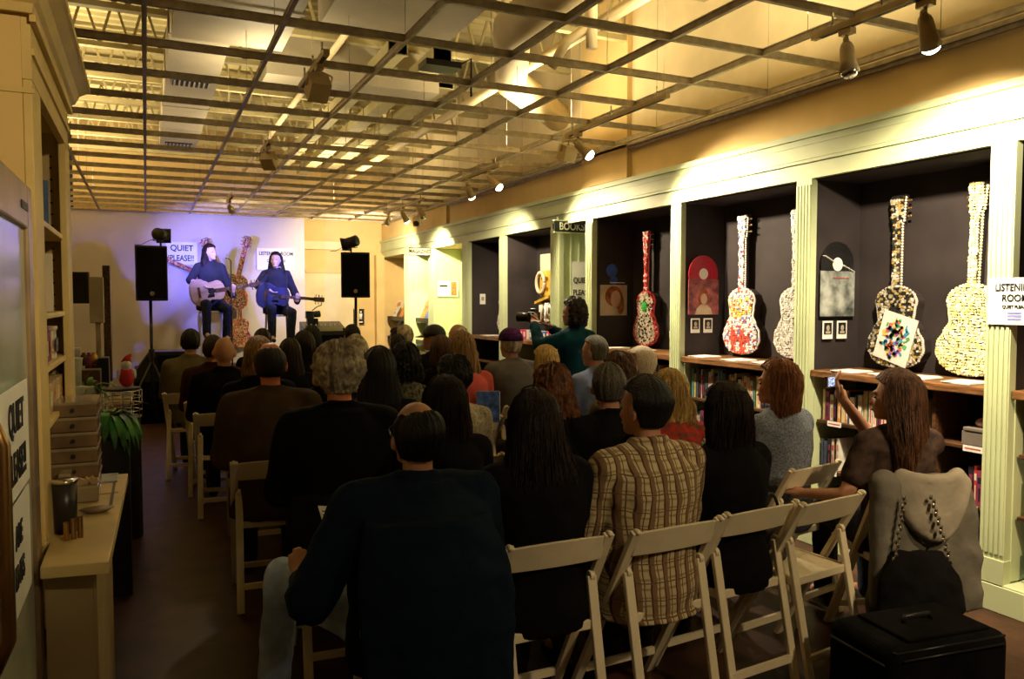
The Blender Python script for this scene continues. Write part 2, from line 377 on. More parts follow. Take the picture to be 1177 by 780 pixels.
# ---------------------------------------------------------------- track lights
def track(x, y0, y1, z, label):
    t = thing('light_track', label, 'track', (x, y0, z))
    bm = BM(); box(bm, -.017, .017, 0, y1-y0, 0, .03); finish(bm, 'rail', 'lamp_body', t)
    bm = BM(); box(bm, -.01, .01, .05, y1-y0-.05, -.002, 0); finish(bm, 'slot', 'black', t)
    for yy in (.12, (y1-y0)/2, y1-y0-.12): bm = BM(); tube(bm, [(0, yy, .03), (0, yy, .10)], .006, 6); finish(bm, 'track_hanger', 'chrome', t)
    return t
track(3.05, 2.15, 2.95, 2.90, 'cream light track nearest the camera, carrying two spotlights')
track(3.05, 4.15, 5.5, 2.90, 'cream light track above the bay with the red-edged guitar')
track(3.12, 6.9, 8.0, 2.90, 'cream light track by the right wall, third from the camera')
track(3.25, 9.6, 11.4, 2.90, 'far cream light track near the back right corner')
track(.89, 4.2, 4.95, 2.90, 'short track left of the middle holding a single gimbal lamp')
track(.95, 6.7, 7.2, 2.90, 'short track with a square lamp above the audience')
track(1.0, 10.3, 11.0, 2.90, 'short track in front of the stage')
track(3.70, 10.9, 11.5, 2.90, 'short track piece close to the right wall carrying one square lamp')
def spot(x, y, aim, power, label, kind='bell', lit=True, angle=80, col=WARM):
    t = thing('track_spotlight', label, 'spotlight', (x, y, 2.90))
    bm = BM(); box(bm, -.02, .02, -.035, .035, -.03, 0); tube(bm, [(0, 0, -.03), (0, 0, -.075)], .008, 8); finish(bm, 'mount', 'lamp_body', t)
    d = (Vector(aim)-Vector((x, y, 2.82))).normalized(); q = d.to_track_quat('Y', 'Z')
    h = bpy.data.objects.new('lamp_head', None)
    bm = BM()
    if kind == 'bell':
        pts = [(0, -.02, 0), (0, .0, 0), (0, .03, 0), (0, .075, 0), (0, .12, 0)]; tube(bm, pts, [.026, .032, .034, .038, .047], 20)
        tube(bm, [(0, -.0205, 0), (0, -.05, 0)], [.020, .012], 12)
    else:
        box(bm, -.055, .055, -.02, .10, -.055, .055)
        tube(bm, [(-.065, .03, 0), (-.065, -.04, 0), (0, -.06, 0), (.065, -.04, 0), (.065, .03, 0)], .006, 6)
    hd = finish(bm, 'lamp_head', 'lamp_body', t); hd.location = (0, 0, -.09); hd.rotation_euler = q.to_euler()
    bm = BM(); ell(bm, (0, .125, 0), (.040, .030, .040)) if kind == 'bell' else cyl(bm, (0, .104, 0), .045, .006, axis='y')
    b = finish(bm, 'bulb', 'bulb' if lit else 'chrome', hd)
    if lit:
        lo = Vector((x, y, 2.81))+d*.20
        light('spot_beam', 'SPOT', lo, aim, power, col, .04, angle, .7).parent = None
    return t
spot(3.06, 2.75, (3.0, 2.55, 1.8), 0, 'near bell spotlight hanging straight down, second on the nearest track', lit=False)
spot(3.08, 2.35, (3.96, 2.7, 1.9), 150, 'brightest bell spotlight at the top right corner', angle=105)
spot(3.05, 5.30, (3.9, 4.6, 1.8), 130, 'glowing bell spotlight above the red-edged guitar', angle=110)
spot(3.05, 5.45, (3.0, 6.0, 1.5), 0, 'square cream gimbal lamp beside the glowing one above the red-edged guitar', kind='box', lit=False)
spot(3.12, 7.15, (3.9, 6.4, 1.8), 90, 'small glowing spotlight nearer of the pair on the third track', angle=105)
spot(3.12, 7.75, (3.9, 8.4, 1.7), 90, 'small glowing spotlight farther of the pair on the third track', angle=105)
spot(3.25, 9.8, (3.9, 9.6, 1.6), 40, 'small unlit bell spotlight before the far cluster', lit=False)
spot(3.25, 10.5, (4.2, 11.0, 1.6), 120, 'glowing spotlight in the far cluster by the magazine bays', angle=105)
spot(3.25, 11.2, (3.5, 14.0, 1.5), 170, 'last glowing spotlight before the back wall', angle=105)
spot(3.70, 11.2, (3.2, 10.4, 2.2), 0, 'square cream lamp close to the right wall above the magazines', kind='box', lit=False)
spot(.89, 4.40, (.8, 5.4, 1.9), 0, 'hexagonal cream gimbal lamp over the aisle, nearest on the left', kind='box', lit=False)
spot(.95, 6.85, (1.3, 7.5, 2.2), 0, 'square cream gimbal lamp over the middle of the room', kind='box', lit=False)
light('aisle_beam', 'SPOT', (.93, 6.70, 2.78), (.60, 4.5, 1.3), 20, WARM, .05, 50, .9)
spot(1.0, 10.7, (1.9, 13.4, 2.2), 26, 'small spotlight in front of the stage glowing faintly', angle=95)
# ================================================================ RIGHT WALL BAYS
BOOKC = [(.55,.05,.04),(.05,.09,.22),(.66,.54,.30),(.02,.02,.03),(.78,.70,.55),(.10,.22,.20),(.70,.33,.10),(.25,.04,.10),(.80,.65,.20),(.08,.08,.09),(.82,.80,.74),(.10,.25,.42)]
for i, c in enumerate(BOOKC): mat('book_%d' % i, c, .5, var=.1, scale=20)
mat('page', (.62, .55, .42), .8, var=.03)
CN = ['red', 'dark blue', 'tan', 'black', 'cream', 'dark green', 'orange', 'maroon', 'yellow', 'charcoal', 'white', 'mid blue']
book_cache = {}; used_labels = {}
def book_mesh(ci, t, h, dp):
    k = (ci, round(t, 3), round(h, 2))
    if k in book_cache: return book_cache[k]
    # spine faces -X, thickness along Y
    bm = BM()
    box(bm, 0, .004, 0, t, 0, h); box(bm, 0, dp, 0, .002, 0, h); box(bm, 0, dp, t-.002, t, 0, h); cover = finish(bm, 'cover', 'book_%d' % ci)
    bm = BM(); box(bm, .005, dp-.004, .002, t-.002, .003, h-.003); pg = finish(bm, 'pages', 'page')
    bm = BM(); box(bm, -.0006, 0, t*.2, t*.8, h*.62, h*.80); box(bm, -.0006, 0, t*.35, t*.65, h*.12, h*.5); lb = finish(bm, 'spine_print', 'book_%d' % ((ci*5+4) % 12))
    m = (cover.data, pg.data, lb.data)
    for o in (cover, pg, lb): bpy.data.objects.remove(o)
    book_cache[k] = m; return m
POS = ['at the far end', 'left of the middle', 'near the middle', 'right of the middle', 'at the near end']
def shelf_books(y_far, y_near, z, where, group, n_skip=(), x=4.03, hs=(.17, .22), seed=1):
    "books side by side from the far end towards the camera"
    rnd = random.Random(seed); y = y_far; out = []
    while True:
        t = rnd.choice((.016, .020, .024, .030, .034)); h = round(rnd.uniform(*hs), 2); ci = rnd.choice((0,1,2,3,3,4,4,5,6,7,8,9,10,10,11))
        if y-t < y_near: break
        out.append((y-t, t, h, ci)); y -= t+rnd.choice((.001, .001, .004))
    for i, (yy, t, h, ci) in enumerate(out):
        if any(a <= i/len(out) < b for a, b in n_skip): continue
        ms = book_mesh(ci, t, h, .13)
        a_ = CN[out[i-1][3]] if i else 'panel'; b_ = CN[out[i+1][3]] if i+1 < len(out) else 'gap'
        lb_ = '%s book between %s and %s, %s' % (CN[ci], a_, b_, where); used_labels[lb_] = used_labels.get(lb_, 0)+1
        if used_labels[lb_] > 1: lb_ += ', '+['', 'second such', 'third such', 'fourth such', 'fifth such'][min(4, used_labels[lb_]-1)]
        o = thing('book', lb_, 'book', (x+rnd.uniform(0, .012), yy, z), 0, 'books, '+where)
        for m_, nm in zip(ms, ('cover', 'pages', 'spine_print')): child2(m_, nm, o)
def child2(me, name, parent, loc=(0, 0, 0)):
    c = bpy.data.objects.new(name, me); COL.objects.link(c); c.parent = parent; c.location = loc; return c
def bookcase(y0, y1, label, div=None):
    t = thing('bookcase', label, 'bookcase', (W, y0, .15))
    L = y1-y0
    bm = BM(); box(bm, .10, .42, .02, L-.02, -.001, .012); finish(bm, 'bottom_board', 'pale_green', t)
    bm = BM(); box(bm, .40, .42, .02, L-.02, .012, .94); finish(bm, 'back_board', 'black', t)
    for zz in (.33, .65):
        bm = BM(); box(bm, .04, .40, .02, L-.02, zz, zz+.022); finish(bm, 'shelf', 'wood_shelf', t, bevel=.003)
    if div:
        bm = BM(); box(bm, .06, .40, div-.01-y0, div+.01-y0, .012, .94); finish(bm, 'divider', 'wood_shelf', t)
    return t
def counter(y0, y1, label):
    bm = BM(); box(bm, W-.01, WB, y0+.005, y1-.005, 1.105, 1.15)
    return tag(finish(bm, 'counter_top', 'wood_counter', bevel=.006), label, 'counter')
bookcase(2.61, 3.80, 'dark bookcase under the counter behind the woman holding up a phone', 2.95)
counter(2.61, 3.80, 'brown wooden counter below the black and the yellow mosaic guitars')
bookcase(3.93, 5.17, 'dark bookcase behind the auburn-haired woman'); counter(3.93, 5.17, 'brown wooden counter below the white flowered guitar')
bookcase(5.30, 6.55, 'dark bookcase under the red-edged guitar'); counter(5.30, 6.55, 'wooden counter below the red-edged guitar')
bookcase(7.42, 8.63, 'dark bookcase under the yellow assemblage'); counter(7.42, 8.63, 'wooden counter carrying the row of small bright packages')
bookcase(8.76, 9.78, 'dark low bookcase left of the yellow assemblage'); counter(8.76, 9.78, 'dark wooden counter farthest down the black bays')
bookcase(1.10, 2.48, 'dark bookcase at the right edge beyond the nearest fluted post'); counter(1.10, 2.48, 'wooden counter at the right edge of the picture')
shelf_books(3.76, 2.98, .822, 'upper shelf beside the phone', 'upper', seed=3)
shelf_books(3.77, 3.02, .502, 'middle shelf left of phone woman', 'middle', n_skip=((.2, .42),), seed=4)
shelf_books(3.77, 3.1, .162, 'lowest shelf left of phone woman', 'low', seed=5)
shelf_books(2.93, 2.70, .162, 'lowest shelf right of phone woman', 'lowr', seed=12)
shelf_books(2.75, 2.66, .502, 'middle shelf by nearest post', 'midr', seed=9)
shelf_books(5.13, 3.98, .822, 'upper shelf behind auburn woman', 'b2', seed=6, hs=(.19, .24))
shelf_books(5.13, 3.98, .502, 'middle shelf behind auburn woman', 'b2m', seed=7)
shelf_books(6.5, 5.35, .822, 'shelf below red-edged guitar', 'b3', seed=8, n_skip=((.3, .5),))
shelf_books(2.43, 1.9, .822, 'top shelf at right edge', 'b0', seed=10); shelf_books(2.43, 1.9, .502, 'middle shelf at right edge', 'b0m', seed=11); shelf_books(2.43, 1.9, .162, 'lowest shelf at right edge', 'b0l', seed=13)
# shelf labels
for i, (y, z, s) in enumerate(((3.63, .826, 'white label on the upper shelf left of the raised phone'), (2.70, .826, 'white label under the pink and grey boxes'), (3.66, .506, 'white label at the far end of the middle shelf'), (3.50, .506, 'second white label on the middle shelf'), (2.72, .506, 'white label on the middle shelf beside the near post'))):
    bm = BM(); box(bm, W+.035, W+.0385, y-.055, y+.055, z-.034, z-.002); o = tag(finish(bm, 'shelf_label', 'paper'), s, 'label')
    bm = BM(); box(bm, W+.0345, W+.035, y-.045, y+.045, z-.021, z-.014); finish(bm, 'print_line', 'book_0', o)
# boxes and things on shelves
mat('box_grey', (.20, .17, .15), .6); mat('box_pink', (.55, .28, .26), .6); mat('tube_blue', (.40, .55, .65), .5); mat('red_box', (.5, .04, .03), .5)
bm = BM(); obox(bm, (4.09, 2.70, .86), (.16, .15, .075)); obox(bm, (4.08, 2.70, .91), (.15, .13, .02)); tag(finish(bm, 'gift_box', 'box_grey', bevel=.004), 'grey lidded box on the upper shelf beside the near post', 'box')
bm = BM(); ell(bm, (4.09, 2.69, .945), (.06, .05, .028), 16); tag(finish(bm, 'soap_bar', 'box_pink'), 'rounded pink packet lying on the grey lidded box', 'packet')
bm = BM(); tube(bm, [(4.07, 2.92, .535), (4.07, 2.77, .535)], .032, 20); cyl(bm, (4.07, 2.922, .535), .034, .008, axis='y'); cyl(bm, (4.07, 2.768, .535), .034, .008, axis='y'); tag(finish(bm, 'mailing_tube', 'tube_blue'), 'pale blue tube lying on the middle shelf behind the hoodie', 'tube')
# leaflets on the counters
for i, (y, x, r, s) in enumerate(((3.55, 4.06, .1, 'white leaflets at the far end of the nearest counter'), (3.28, 4.08, -.1, 'white sheet below the collage guitar'), (3.10, 4.10, .15, 'white sheet on the counter between the two near guitars'), (2.80, 4.08, .05, 'white booklet below the yellow guitar'), (5.02, 4.08, .1, 'white papers left of the flowered guitar'), (4.60, 4.06, -.08, 'white papers below the flowered guitar'), (4.30, 4.08, .12, 'white papers near the second post'), (5.9, 4.08, .1, 'white papers below the red-edged guitar'), (6.3, 4.06, -.1, 'white sheet left of the red-edged guitar'), (9.3, 4.05, .1, 'pale papers on the farthest black counter'), (7.6, 4.05, .0, 'pale papers on the counter beside the passage'))):
    t = thing('leaflet_pile', s, 'papers', (x, y, 1.151), r)
    for k in range(3):
        bm = BM(); obox(bm, (0, k*.006, .002+k*.003), (.21, .16, .0025), (0, 0, .05*k)); finish(bm, 'sheet', 'paper', t)
# small bright packages
for k in range(11):
    y = 8.40-k*.085; c = [(.6, .04, .10), (.05, .2, .55), (.65, .6, .55), (.5, .05, .3)][(k*3) % 4]; nm = ['red', 'blue', 'white', 'magenta'][(k*3) % 4]
    m = mat('pack_%s' % nm, c, .4, var=.15, scale=60) if 'pack_%s' % nm not in M else M['pack_%s' % nm]
    bm = BM(); box(bm, 4.08, 4.14, y, y+.065, 1.151, 1.26); bm2 = BM(); box(bm2, 4.078, 4.08, y+.01, y+.055, 1.18, 1.235)
    o = tag(finish(bm, 'small_package', m, bevel=.003), '%s package, %s from the left, below the yellow assemblage' % (nm, ('first','second','third','fourth','fifth','sixth','seventh','eighth','ninth','tenth','last')[k]), 'package', '%s packages below the yellow assemblage' % nm)
    finish(bm2, 'package_label', 'page', o)
# vinyl + sleeve + two snapshots on the far side panel of each bay
def sleeve(name, y, cx, z0, z1, wd, label, cols, disc_col, disc_label, tilt=0):
    bm = BM(); r = .15
    cyl(bm, (cx, y-.006, z1+.045), r, .004, 48, 'y'); d = tag(finish(bm, 'vinyl_record', disc_col), disc_label, 'record')
    bm = BM(); cyl(bm, (cx, y-.0095, z1+.045), .045, .002, 24, 'y'); finish(bm, 'centre_label', cols[0], d)
    for rr in (.075, .11, .138):
        bm = BM(); tube(bm, [(cx+rr*cos(a*pi/20), y-.0085, z1+.045+rr*sin(a*pi/20)) for a in range(40)]+[(cx+rr, y-.0085, z1+.045)], .0008, 4); finish(bm, 'groove', 'black_plastic', d)
    bm = BM(); box(bm, cx-wd/2, cx+wd/2, y-.014, y-.010, z0, z1); o = tag(finish(bm, 'album_sleeve', cols[1]), label, 'album')
    return o
def snaps(y, cx, z, side):
    for i, dx in enumerate((-.075, .055)):
        t = thing('snapshot', 'small white-bordered snapshot, %s one %s' % (('left', 'right')[i], side), 'snapshot', (cx+dx, y-.004, z))
        bm = BM(); box(bm, -.045, .045, -.002, .002, -.06, .06); finish(bm, 'card', 'paper', t)
        bm = BM(); box(bm, -.034, .034, -.004, -.002, -.03, .048); ob = finish(bm, 'print', 'black', t)
        bm = BM(); ell(bm, (0, -.005, .012), (.016, .001, .02), 10); box(bm, -.02, .02, -.0055, -.0045, -.024, -.008); finish(bm, 'figure', 'duct', t)
mat('cover_grey', (.42, .45, .43), .5, scale=9, col2=(.05, .06, .055)); mat('cover_pink', (.55, .16, .16), .5, scale=14, col2=(.16, .05, .06)); mat('vinyl_red', (.55, .02, .05), .3, var=.05); mat('vinyl_blue', (.03, .12, .6), .3)
mat('cover_cream', (.60, .50, .36), .5, var=.1); mat('ginger', (.32, .10, .03), .6, scale=20, var=.3)
o = sleeve('a', 3.79, 4.165, 1.50, 1.80, .31, 'grey cloudy album sleeve on the side panel behind the collage guitar', ('white', 'cover_grey'), 'black', 'black vinyl record with a white label above the grey sleeve')
text('title', '~~~~~', .05, (4.19, 3.773, 1.755), (pi/2, 0, 0), 'red_box', o)
bm = BM(); bar(bm, (4.03, 3.777, 1.90), (4.12, 3.777, 1.86), .003, .03, (0, 1, 0)); bar(bm, (4.20, 3.777, 1.84), (4.30, 3.777, 1.80), .003, .03, (0, 1, 0)); tag(finish(bm, 'tape_strip', 'paper'), 'white strips stuck across the black record', 'strip')
snaps(3.79, 4.165, 1.41, 'below the grey cloudy sleeve')
o = sleeve('b', 5.16, 4.16, 1.49, 1.78, .31, 'pink and red portrait sleeve on the side panel left of the flowered guitar', ('white', 'cover_pink'), 'vinyl_red', 'red vinyl record above the pink portrait sleeve')
bm = BM(); ell(bm, (4.16, 5.143, 1.62), (.035, .003, .045), 16); finish(bm, 'portrait_face', 'skin_pale', o)
bm = BM(); loft(bm, [(4.16, 5.144, 1.491, .09, .002), (4.16, 5.144, 1.54, .075, .002), (4.16, 5.144, 1.575, .03, .002)], 16); finish(bm, 'portrait_dress', 'cover_cream', o)
bm = BM(); ell(bm, (4.16, 5.1455, 1.625), (.055, .002, .075), 16); finish(bm, 'portrait_hair', 'ginger', o)
snaps(5.16, 4.16, 1.40, 'below the pink portrait sleeve')
o = sleeve('c', 6.54, 4.17, 1.46, 1.76, .31, 'cream sleeve with a red-haired portrait left of the red-edged guitar', ('vinyl_blue', 'cover_cream'), 'black', 'black record with a blue centre above the red-haired portrait')
bm = BM(); ell(bm, (4.19, 6.522, 1.62), (.06, .003, .085), 16); finish(bm, 'portrait_face', 'skin_pale', o)
bm = BM(); ell(bm, (4.17, 6.5245, 1.65), (.10, .002, .10), 20); ell(bm, (4.25, 6.5245, 1.57), (.04, .002, .10), 12); finish(bm, 'portrait_hair', 'ginger', o)
bm = BM(); ell(bm, (4.14, 6.52, 1.90), (.065, .003, .065), 20); finish(bm, 'blue_disc', 'vinyl_blue', o)
bm = BM(); box(bm, 4.12, 4.29, 6.517, 6.519, 1.778, 1.786); finish(bm, 'title_line', 'paper', o)
bm = BM(); box(bm, 4.10, 4.18, 9.758, 9.763, 1.56, 1.70); o = tag(finish(bm, 'wall_card', 'paper'), 'small white card on the black side panel farthest away', 'card')
bm = BM(); box(bm, 4.12, 4.16, 9.756, 9.758, 1.61, 1.66); finish(bm, 'print', 'duct', o)
# ---- mosaic guitars
TIL = {'rededge': [(.62, .06, .06), (.70, .62, .50), (.70, .62, .50), (.60, .52, .42), (.03, .03, .03)],
       'flower': [(.85, .80, .80), (.85, .82, .85), (.65, .12, .08), (.85, .60, .12), (.18, .22, .55)],
       'pearl': [(.80, .78, .72), (.72, .70, .64), (.85, .83, .8), (.6, .58, .55), (.8, .8, .78)],
       'dark': [(.03, .03, .025), (.45, .40, .28), (.62, .60, .55), (.02, .02, .02), (.40, .28, .08)],
       'yellow': [(.78, .74, .30), (.82, .80, .50), (.70, .66, .35), (.80, .78, .60), (.85, .83, .70)],
       'stage': [(.65, .12, .05), (.60, .25, .10), (.70, .55, .40), (.55, .30, .08), (.10, .05, .04)]}
for k, v in TIL.items():
    for i, c in enumerate(v): mat('tile_%s_%d' % (k, i), c, .35, var=.05, spec=.6)
mat('guitar_core', (.04, .03, .03), .6)
def body_w(t):   # t 0 bottom .. 1 top of body
    pts = [(0, .0), (.03, .11), (.10, .165), (.22, .195), (.34, .19), (.46, .155), (.58, .122), (.70, .130), (.82, .142), (.91, .125), (.97, .08), (1, .035)]
    for (a, x), (b, y) in zip(pts, pts[1:]):
        if t <= b:
            s = (t-a)/(b-a); s = s*s*(3-2*s) if (a > .03 and b < .97) else s; return x+(y-x)*s
    return .03
def guitar_wall(label, x, y, z, kind, rz, H=1.06, seed=1, tilt=0, collage=False, sun=False):
    t = thing('mosaic_guitar', label, 'guitar', (x, y, z), rz); 
    if tilt: t.rotation_euler = (0, tilt, rz) if False else Euler((0, 0, rz)).to_matrix().to_4x4().__matmul__(Matrix.Rotation(tilt, 4, 'Y')).to_euler()
    rnd = random.Random(seed); BL = H*.47; NL = H*.37; HL = H*.16; s = H/1.06
    bm = BM(); N = 40; front = []; back = []
    oc = [(body_w(k/N)*s, k/N*BL) for k in range(N+1)]; outl = oc+[(-a, b) for a, b in oc[::-1]]
    # drop doubled ends
    outl = [p for i, p in enumerate(outl) if i == 0 or (abs(p[0]-outl[i-1][0])+abs(p[1]-outl[i-1][1])) > 1e-5]
    if abs(outl[0][0]-outl[-1][0])+abs(outl[0][1]-outl[-1][1]) < 1e-5: outl.pop()
    f = [bm.verts.new((a, -.075, b)) for a, b in outl]; k_ = [bm.verts.new((a, 0, b)) for a, b in outl]
    bm.faces.new(f); bm.faces.new(k_[::-1]); n = len(f)
    for i in range(n): bm.faces.new((f[i], k_[i], k_[(i+1) % n], f[(i+1) % n]))
    finish(bm, 'body', 'guitar_core', t)
    bm = BM(); box(bm, -.026*s, .026*s, -.07, -.03, BL-.03, BL+NL); finish(bm, 'neck', 'guitar_core', t)
    bm = BM()
    vs = box(bm, -.045*s, .045*s, -.065, -.03, BL+NL, H)
    for v in vs[:4]: v.co.x *= .75
    finish(bm, 'headstock', 'guitar_core', t)
    for sg in (-1, 1):
        for q in range(3):
            bm = BM(); tube(bm, [(sg*.035*s, -.05, BL+NL+HL*(.22+.28*q)), (sg*.062*s, -.05, BL+NL+HL*(.22+.28*q))], .006, 8); ell(bm, (sg*.068*s, -.05, BL+NL+HL*(.22+.28*q)), (.011, .006, .009), 8); finish(bm, 'tuning_peg', 'brass', t)
    bm = BM(); mats = ['tile_%s_%d' % (kind, i) for i in range(5)]
    def pick(u, v):
        if kind == 'rededge':
            if v > BL or abs(u) > body_w(v/BL)*s-.038: return rnd.choice((0, 0, 0, 2))
            return rnd.choice((1, 2, 3, 2, 1, 4))
        if kind == 'flower':
            if v < BL*.38 and abs(u) < .11 and math.sin(u*60)+math.cos(v*55) > -.5: return 2
            if BL*.55 < v < BL*.85 and rnd.random() < .5: return 3
            return rnd.choice((0, 1, 0, 1, 4, 2, 0))
        return rnd.randrange(5)
    def tile(u, v, yf, big=1.):
        w_ = rnd.uniform(.011, .019)*big; obox(bm, (u, yf-rnd.uniform(0, .008), v), (w_, .010, w_*rnd.uniform(.7, 1.3)), (rnd.uniform(-.3, .3), rnd.uniform(0, 3), rnd.uniform(-.3, .3)), pick(u, v))
    st = .0165*s; v = .01
    while v < BL:
        hw = body_w(v/BL)*s-.012; u = -hw
        while u <= hw: tile(u+rnd.uniform(-.003, .003), v+rnd.uniform(-.003, .003), -.078); u += st
        v += st
    v = BL
    while v < H-.01:
        hw = .022*s if v < BL+NL else (.030+.012*(v-BL-NL)/HL)*s; u = -hw
        while u <= hw+.001: tile(u, v, -.074); u += st
        v += st
    o = finish(bm, 'mosaic_tiles', mats, t); o['kind'] = 'stuff'
    # beaded rim
    bm = BM(); rimc = 0
    path = []
    for i in range(n):
        a = Vector((outl[i][0], 0, outl[i][1])); b = Vector((outl[(i+1) % n][0], 0, outl[(i+1) % n][1])); k2 = max(1, int((b-a).length/.016))
        for q in range(k2): path.append(a.lerp(b, q/k2))
    for p in path:
        r = bmesh.ops.create_icosphere(bm, subdivisions=1, radius=.0105)
        for vv in r['verts']: vv.co += Vector((p.x, -.072, p.z))
    nk = int((H-BL)/.018)
    for sg in (-1, 1):
        for q in range(nk):
            zz = BL+q*.018; xw = .029*s if zz < BL+NL else (.038+.012*(zz-BL-NL)/HL)*s
            r = bmesh.ops.create_icosphere(bm, subdivisions=1, radius=.0095)
            for vv in r['verts']: vv.co += Vector((sg*xw, -.066, zz))
    rim = {'rededge': 'tile_rededge_0', 'flower': 'tile_flower_0', 'pearl': 'tile_pearl_0', 'dark': 'tile_dark_2', 'yellow': 'tile_yellow_1', 'stage': 'tile_stage_0'}[kind]
    finish(bm, 'beaded_rim', rim, t)['kind'] = 'stuff'
    if kind == 'rededge':
        bm = BM()
        for a in range(9):
            an = a*2*pi/9; obox(bm, (.03*cos(an), -.092, BL*.72+.03*sin(an)), (.04, .006, .018), (0, -an, 0))
        ell(bm, (0, -.093, BL*.72), (.025, .006, .025), 10)
        finish(bm, 'green_rosette', mat('rosette_green', (.05, .45, .06), .4), t)
        bm = BM()
        for q in range(26):
            obox(bm, (rnd.uniform(-.11, .11), -.092, rnd.uniform(.04, BL*.5)), (.02, .005, .008), (0, rnd.uniform(0, 3), 0))
        finish(bm, 'dark_flecks', 'black', t)['kind'] = 'stuff'
    if collage:
        mt = Matrix.Translation((.02, -.098, BL*.36)) @ Matrix.Rotation(.28, 4, 'Y')
        bm = BM(); vs = box(bm, -.125, .125, -.003, .003, -.155, .155)
        for v_ in vs: v_.co = mt @ v_.co
        finish(bm, 'collage_card', 'white', t)
        cc = [(.05, .35, .6), (.7, .15, .1), (.8, .55, .1), (.1, .45, .2), (.35, .1, .5)]
        bm = BM()
        for q in range(110):
            a = rnd.uniform(0, 2*pi); r = rnd.uniform(.02, .105)
            obox(bm, mt @ Vector((r*cos(a), -.006, r*1.3*sin(a))), (rnd.uniform(.008, .03), .004, rnd.uniform(.008, .03)), (0, rnd.uniform(0, 3), 0), q % 5)
        finish(bm, 'collage_scraps', [mat('scrap_%d' % i, c) for i, c in enumerate(cc)], t)['kind'] = 'stuff'
    return t
GR = -pi/2
guitar_wall('black and gold mosaic guitar with a white colourful collage card on its body', 4.39, 3.45, 1.18, 'dark', GR, 1.09, 1, collage=True)
guitar_wall('pale yellow shell mosaic guitar beside the nearest post', 4.39, 2.96, 1.17, 'yellow', GR, 1.12, 2, tilt=.03)
guitar_wall('white mosaic guitar with red flowers painted across its lower body', 4.39, 4.87, 1.18, 'flower', GR, 1.11, 3)
guitar_wall('all white beaded guitar half hidden by the second fluted post', 4.39, 4.30, 1.18, 'pearl', GR, 1.10, 4)
guitar_wall('red-edged mosaic guitar with a green rosette', 4.39, 6.19, 1.18, 'rededge', GR, 1.09, 5)
guitar_wall('white guitar in the farthest black bay, mostly behind a post', 4.39, 9.45, 1.18, 'pearl', GR, 1.10, 6)
guitar_wall('grey-green mosaic guitar just left of the third post', 4.39, 5.62, 1.18, 'yellow', GR, 1.0, 16)
# yellow assemblage
t = thing('junk_assemblage', 'yellow machine-like assemblage hanging in the bay left of the passage', 'sculpture', (4.36, 8.22, 1.30), GR)
mat('mustard', (.55, .36, .05), .4, var=.2)
bm = BM(); box(bm, -.13, .13, -.07, 0, .66, .86); finish(bm, 'pale_box', 'cover_cream', t, bevel=.005)
bm = BM(); box(bm, -.12, .2, -.08, 0, .36, .66); finish(bm, 'case', 'mustard', t, bevel=.008)
bm = BM(); tube(bm, [(-.06+.10*cos(a*pi/16), -.10, .52+.12*sin(a*pi/16)) for a in range(33)], .022, 8); finish(bm, 'loop', 'cover_cream', t)
for k in range(6):
    bm = BM(); cyl(bm, (-.02+.05*(k % 3), -.09, .45+.12*(k//3)), .018, .03, 12, 'y'); finish(bm, 'knob', 'brass', t)
bm = BM(); bar(bm, (-.22, -.05, .28), (.15, -.05, .36), .10, .03); finish(bm, 'ledge', 'mustard', t)
for k in range(7):
    bm = BM(); tube(bm, [(-.15+.05*k, -.05, .28), (-.15+.05*k+.02*(-1)**k, -.06, .05+.03*(k % 3))], [.022, .014], 8); cyl(bm, (-.15+.05*k+.02*(-1)**k, -.06, .06+.03*(k % 3)), .024, .05, 10); finish(bm, 'dangling_piece', ['white', 'cover_cream', 'chrome'][k % 3], t)
# ---- hanging signs
def hang_sign(name, s, x0, x1, y, z0, z1, label, size, m_bg='black', m_tx='paper', m_fr='pale_green'):
    t = thing(name, label, 'sign', ((x0+x1)/2, y, z0)); hw = (x1-x0)/2; h = z1-z0
    bm = BM(); box(bm, -hw, hw, 0, .02, 0, h); finish(bm, 'board', m_bg, t)
    bm = BM(); box(bm, -hw-.008, hw+.008, -.004, .024, h, h+.01); box(bm, -hw-.008, hw+.008, -.004, .024, -.01, 0); finish(bm, 'rim', m_fr, t)
    for sg in (-1, 1):
        bm = BM(); tube(bm, [(sg*hw*.8, .01, h), (sg*hw*.8, .01, h+.06)], .004, 6); finish(bm, 'hanger', 'chrome', t)
    text('lettering', s, size, (0, -.003, h/2), (pi/2, 0, 0), m_tx, t, sx=.85, bold=.002)
    return t
hang_sign('hanging_sign', 'BOOKS', 3.79, 4.19, 7.05, 2.31, 2.42, 'black BOOKS sign in white capitals over the passage', .105)
hang_sign('hanging_sign', 'MAGAZINES', 3.60, 3.93, 11.30, 2.30, 2.40, 'small outlined MAGAZINES sign over the rack by the far wall', .075, 'cream', 'black', 'black')
bm = BM(); box(bm, 3.90, 3.97, 7.10, 7.30, 2.36, 2.42); tag(finish(bm, 'sign_bracket', 'black'), 'black bracket beside the BOOKS sign', 'bracket')
def notice(name, x, y, z, wd, h, rz, lines, label, parent=None, tx='black', tilt=0):
    t = thing(name, label, 'notice', (x, y, z), rz)
    bm = BM(); box(bm, -wd/2, wd/2, -.0015, .0015, -h/2, h/2); finish(bm, 'sheet', 'paper', t)
    for (s, size, dz, m_, sx) in lines: text('lettering', s, size, (0, -.0035, dz), (pi/2, 0, 0), m_, t, sx=sx, bold=size*.02)
    return t
mat('ink_blue', (.22, .25, .6), .7, var=.1)
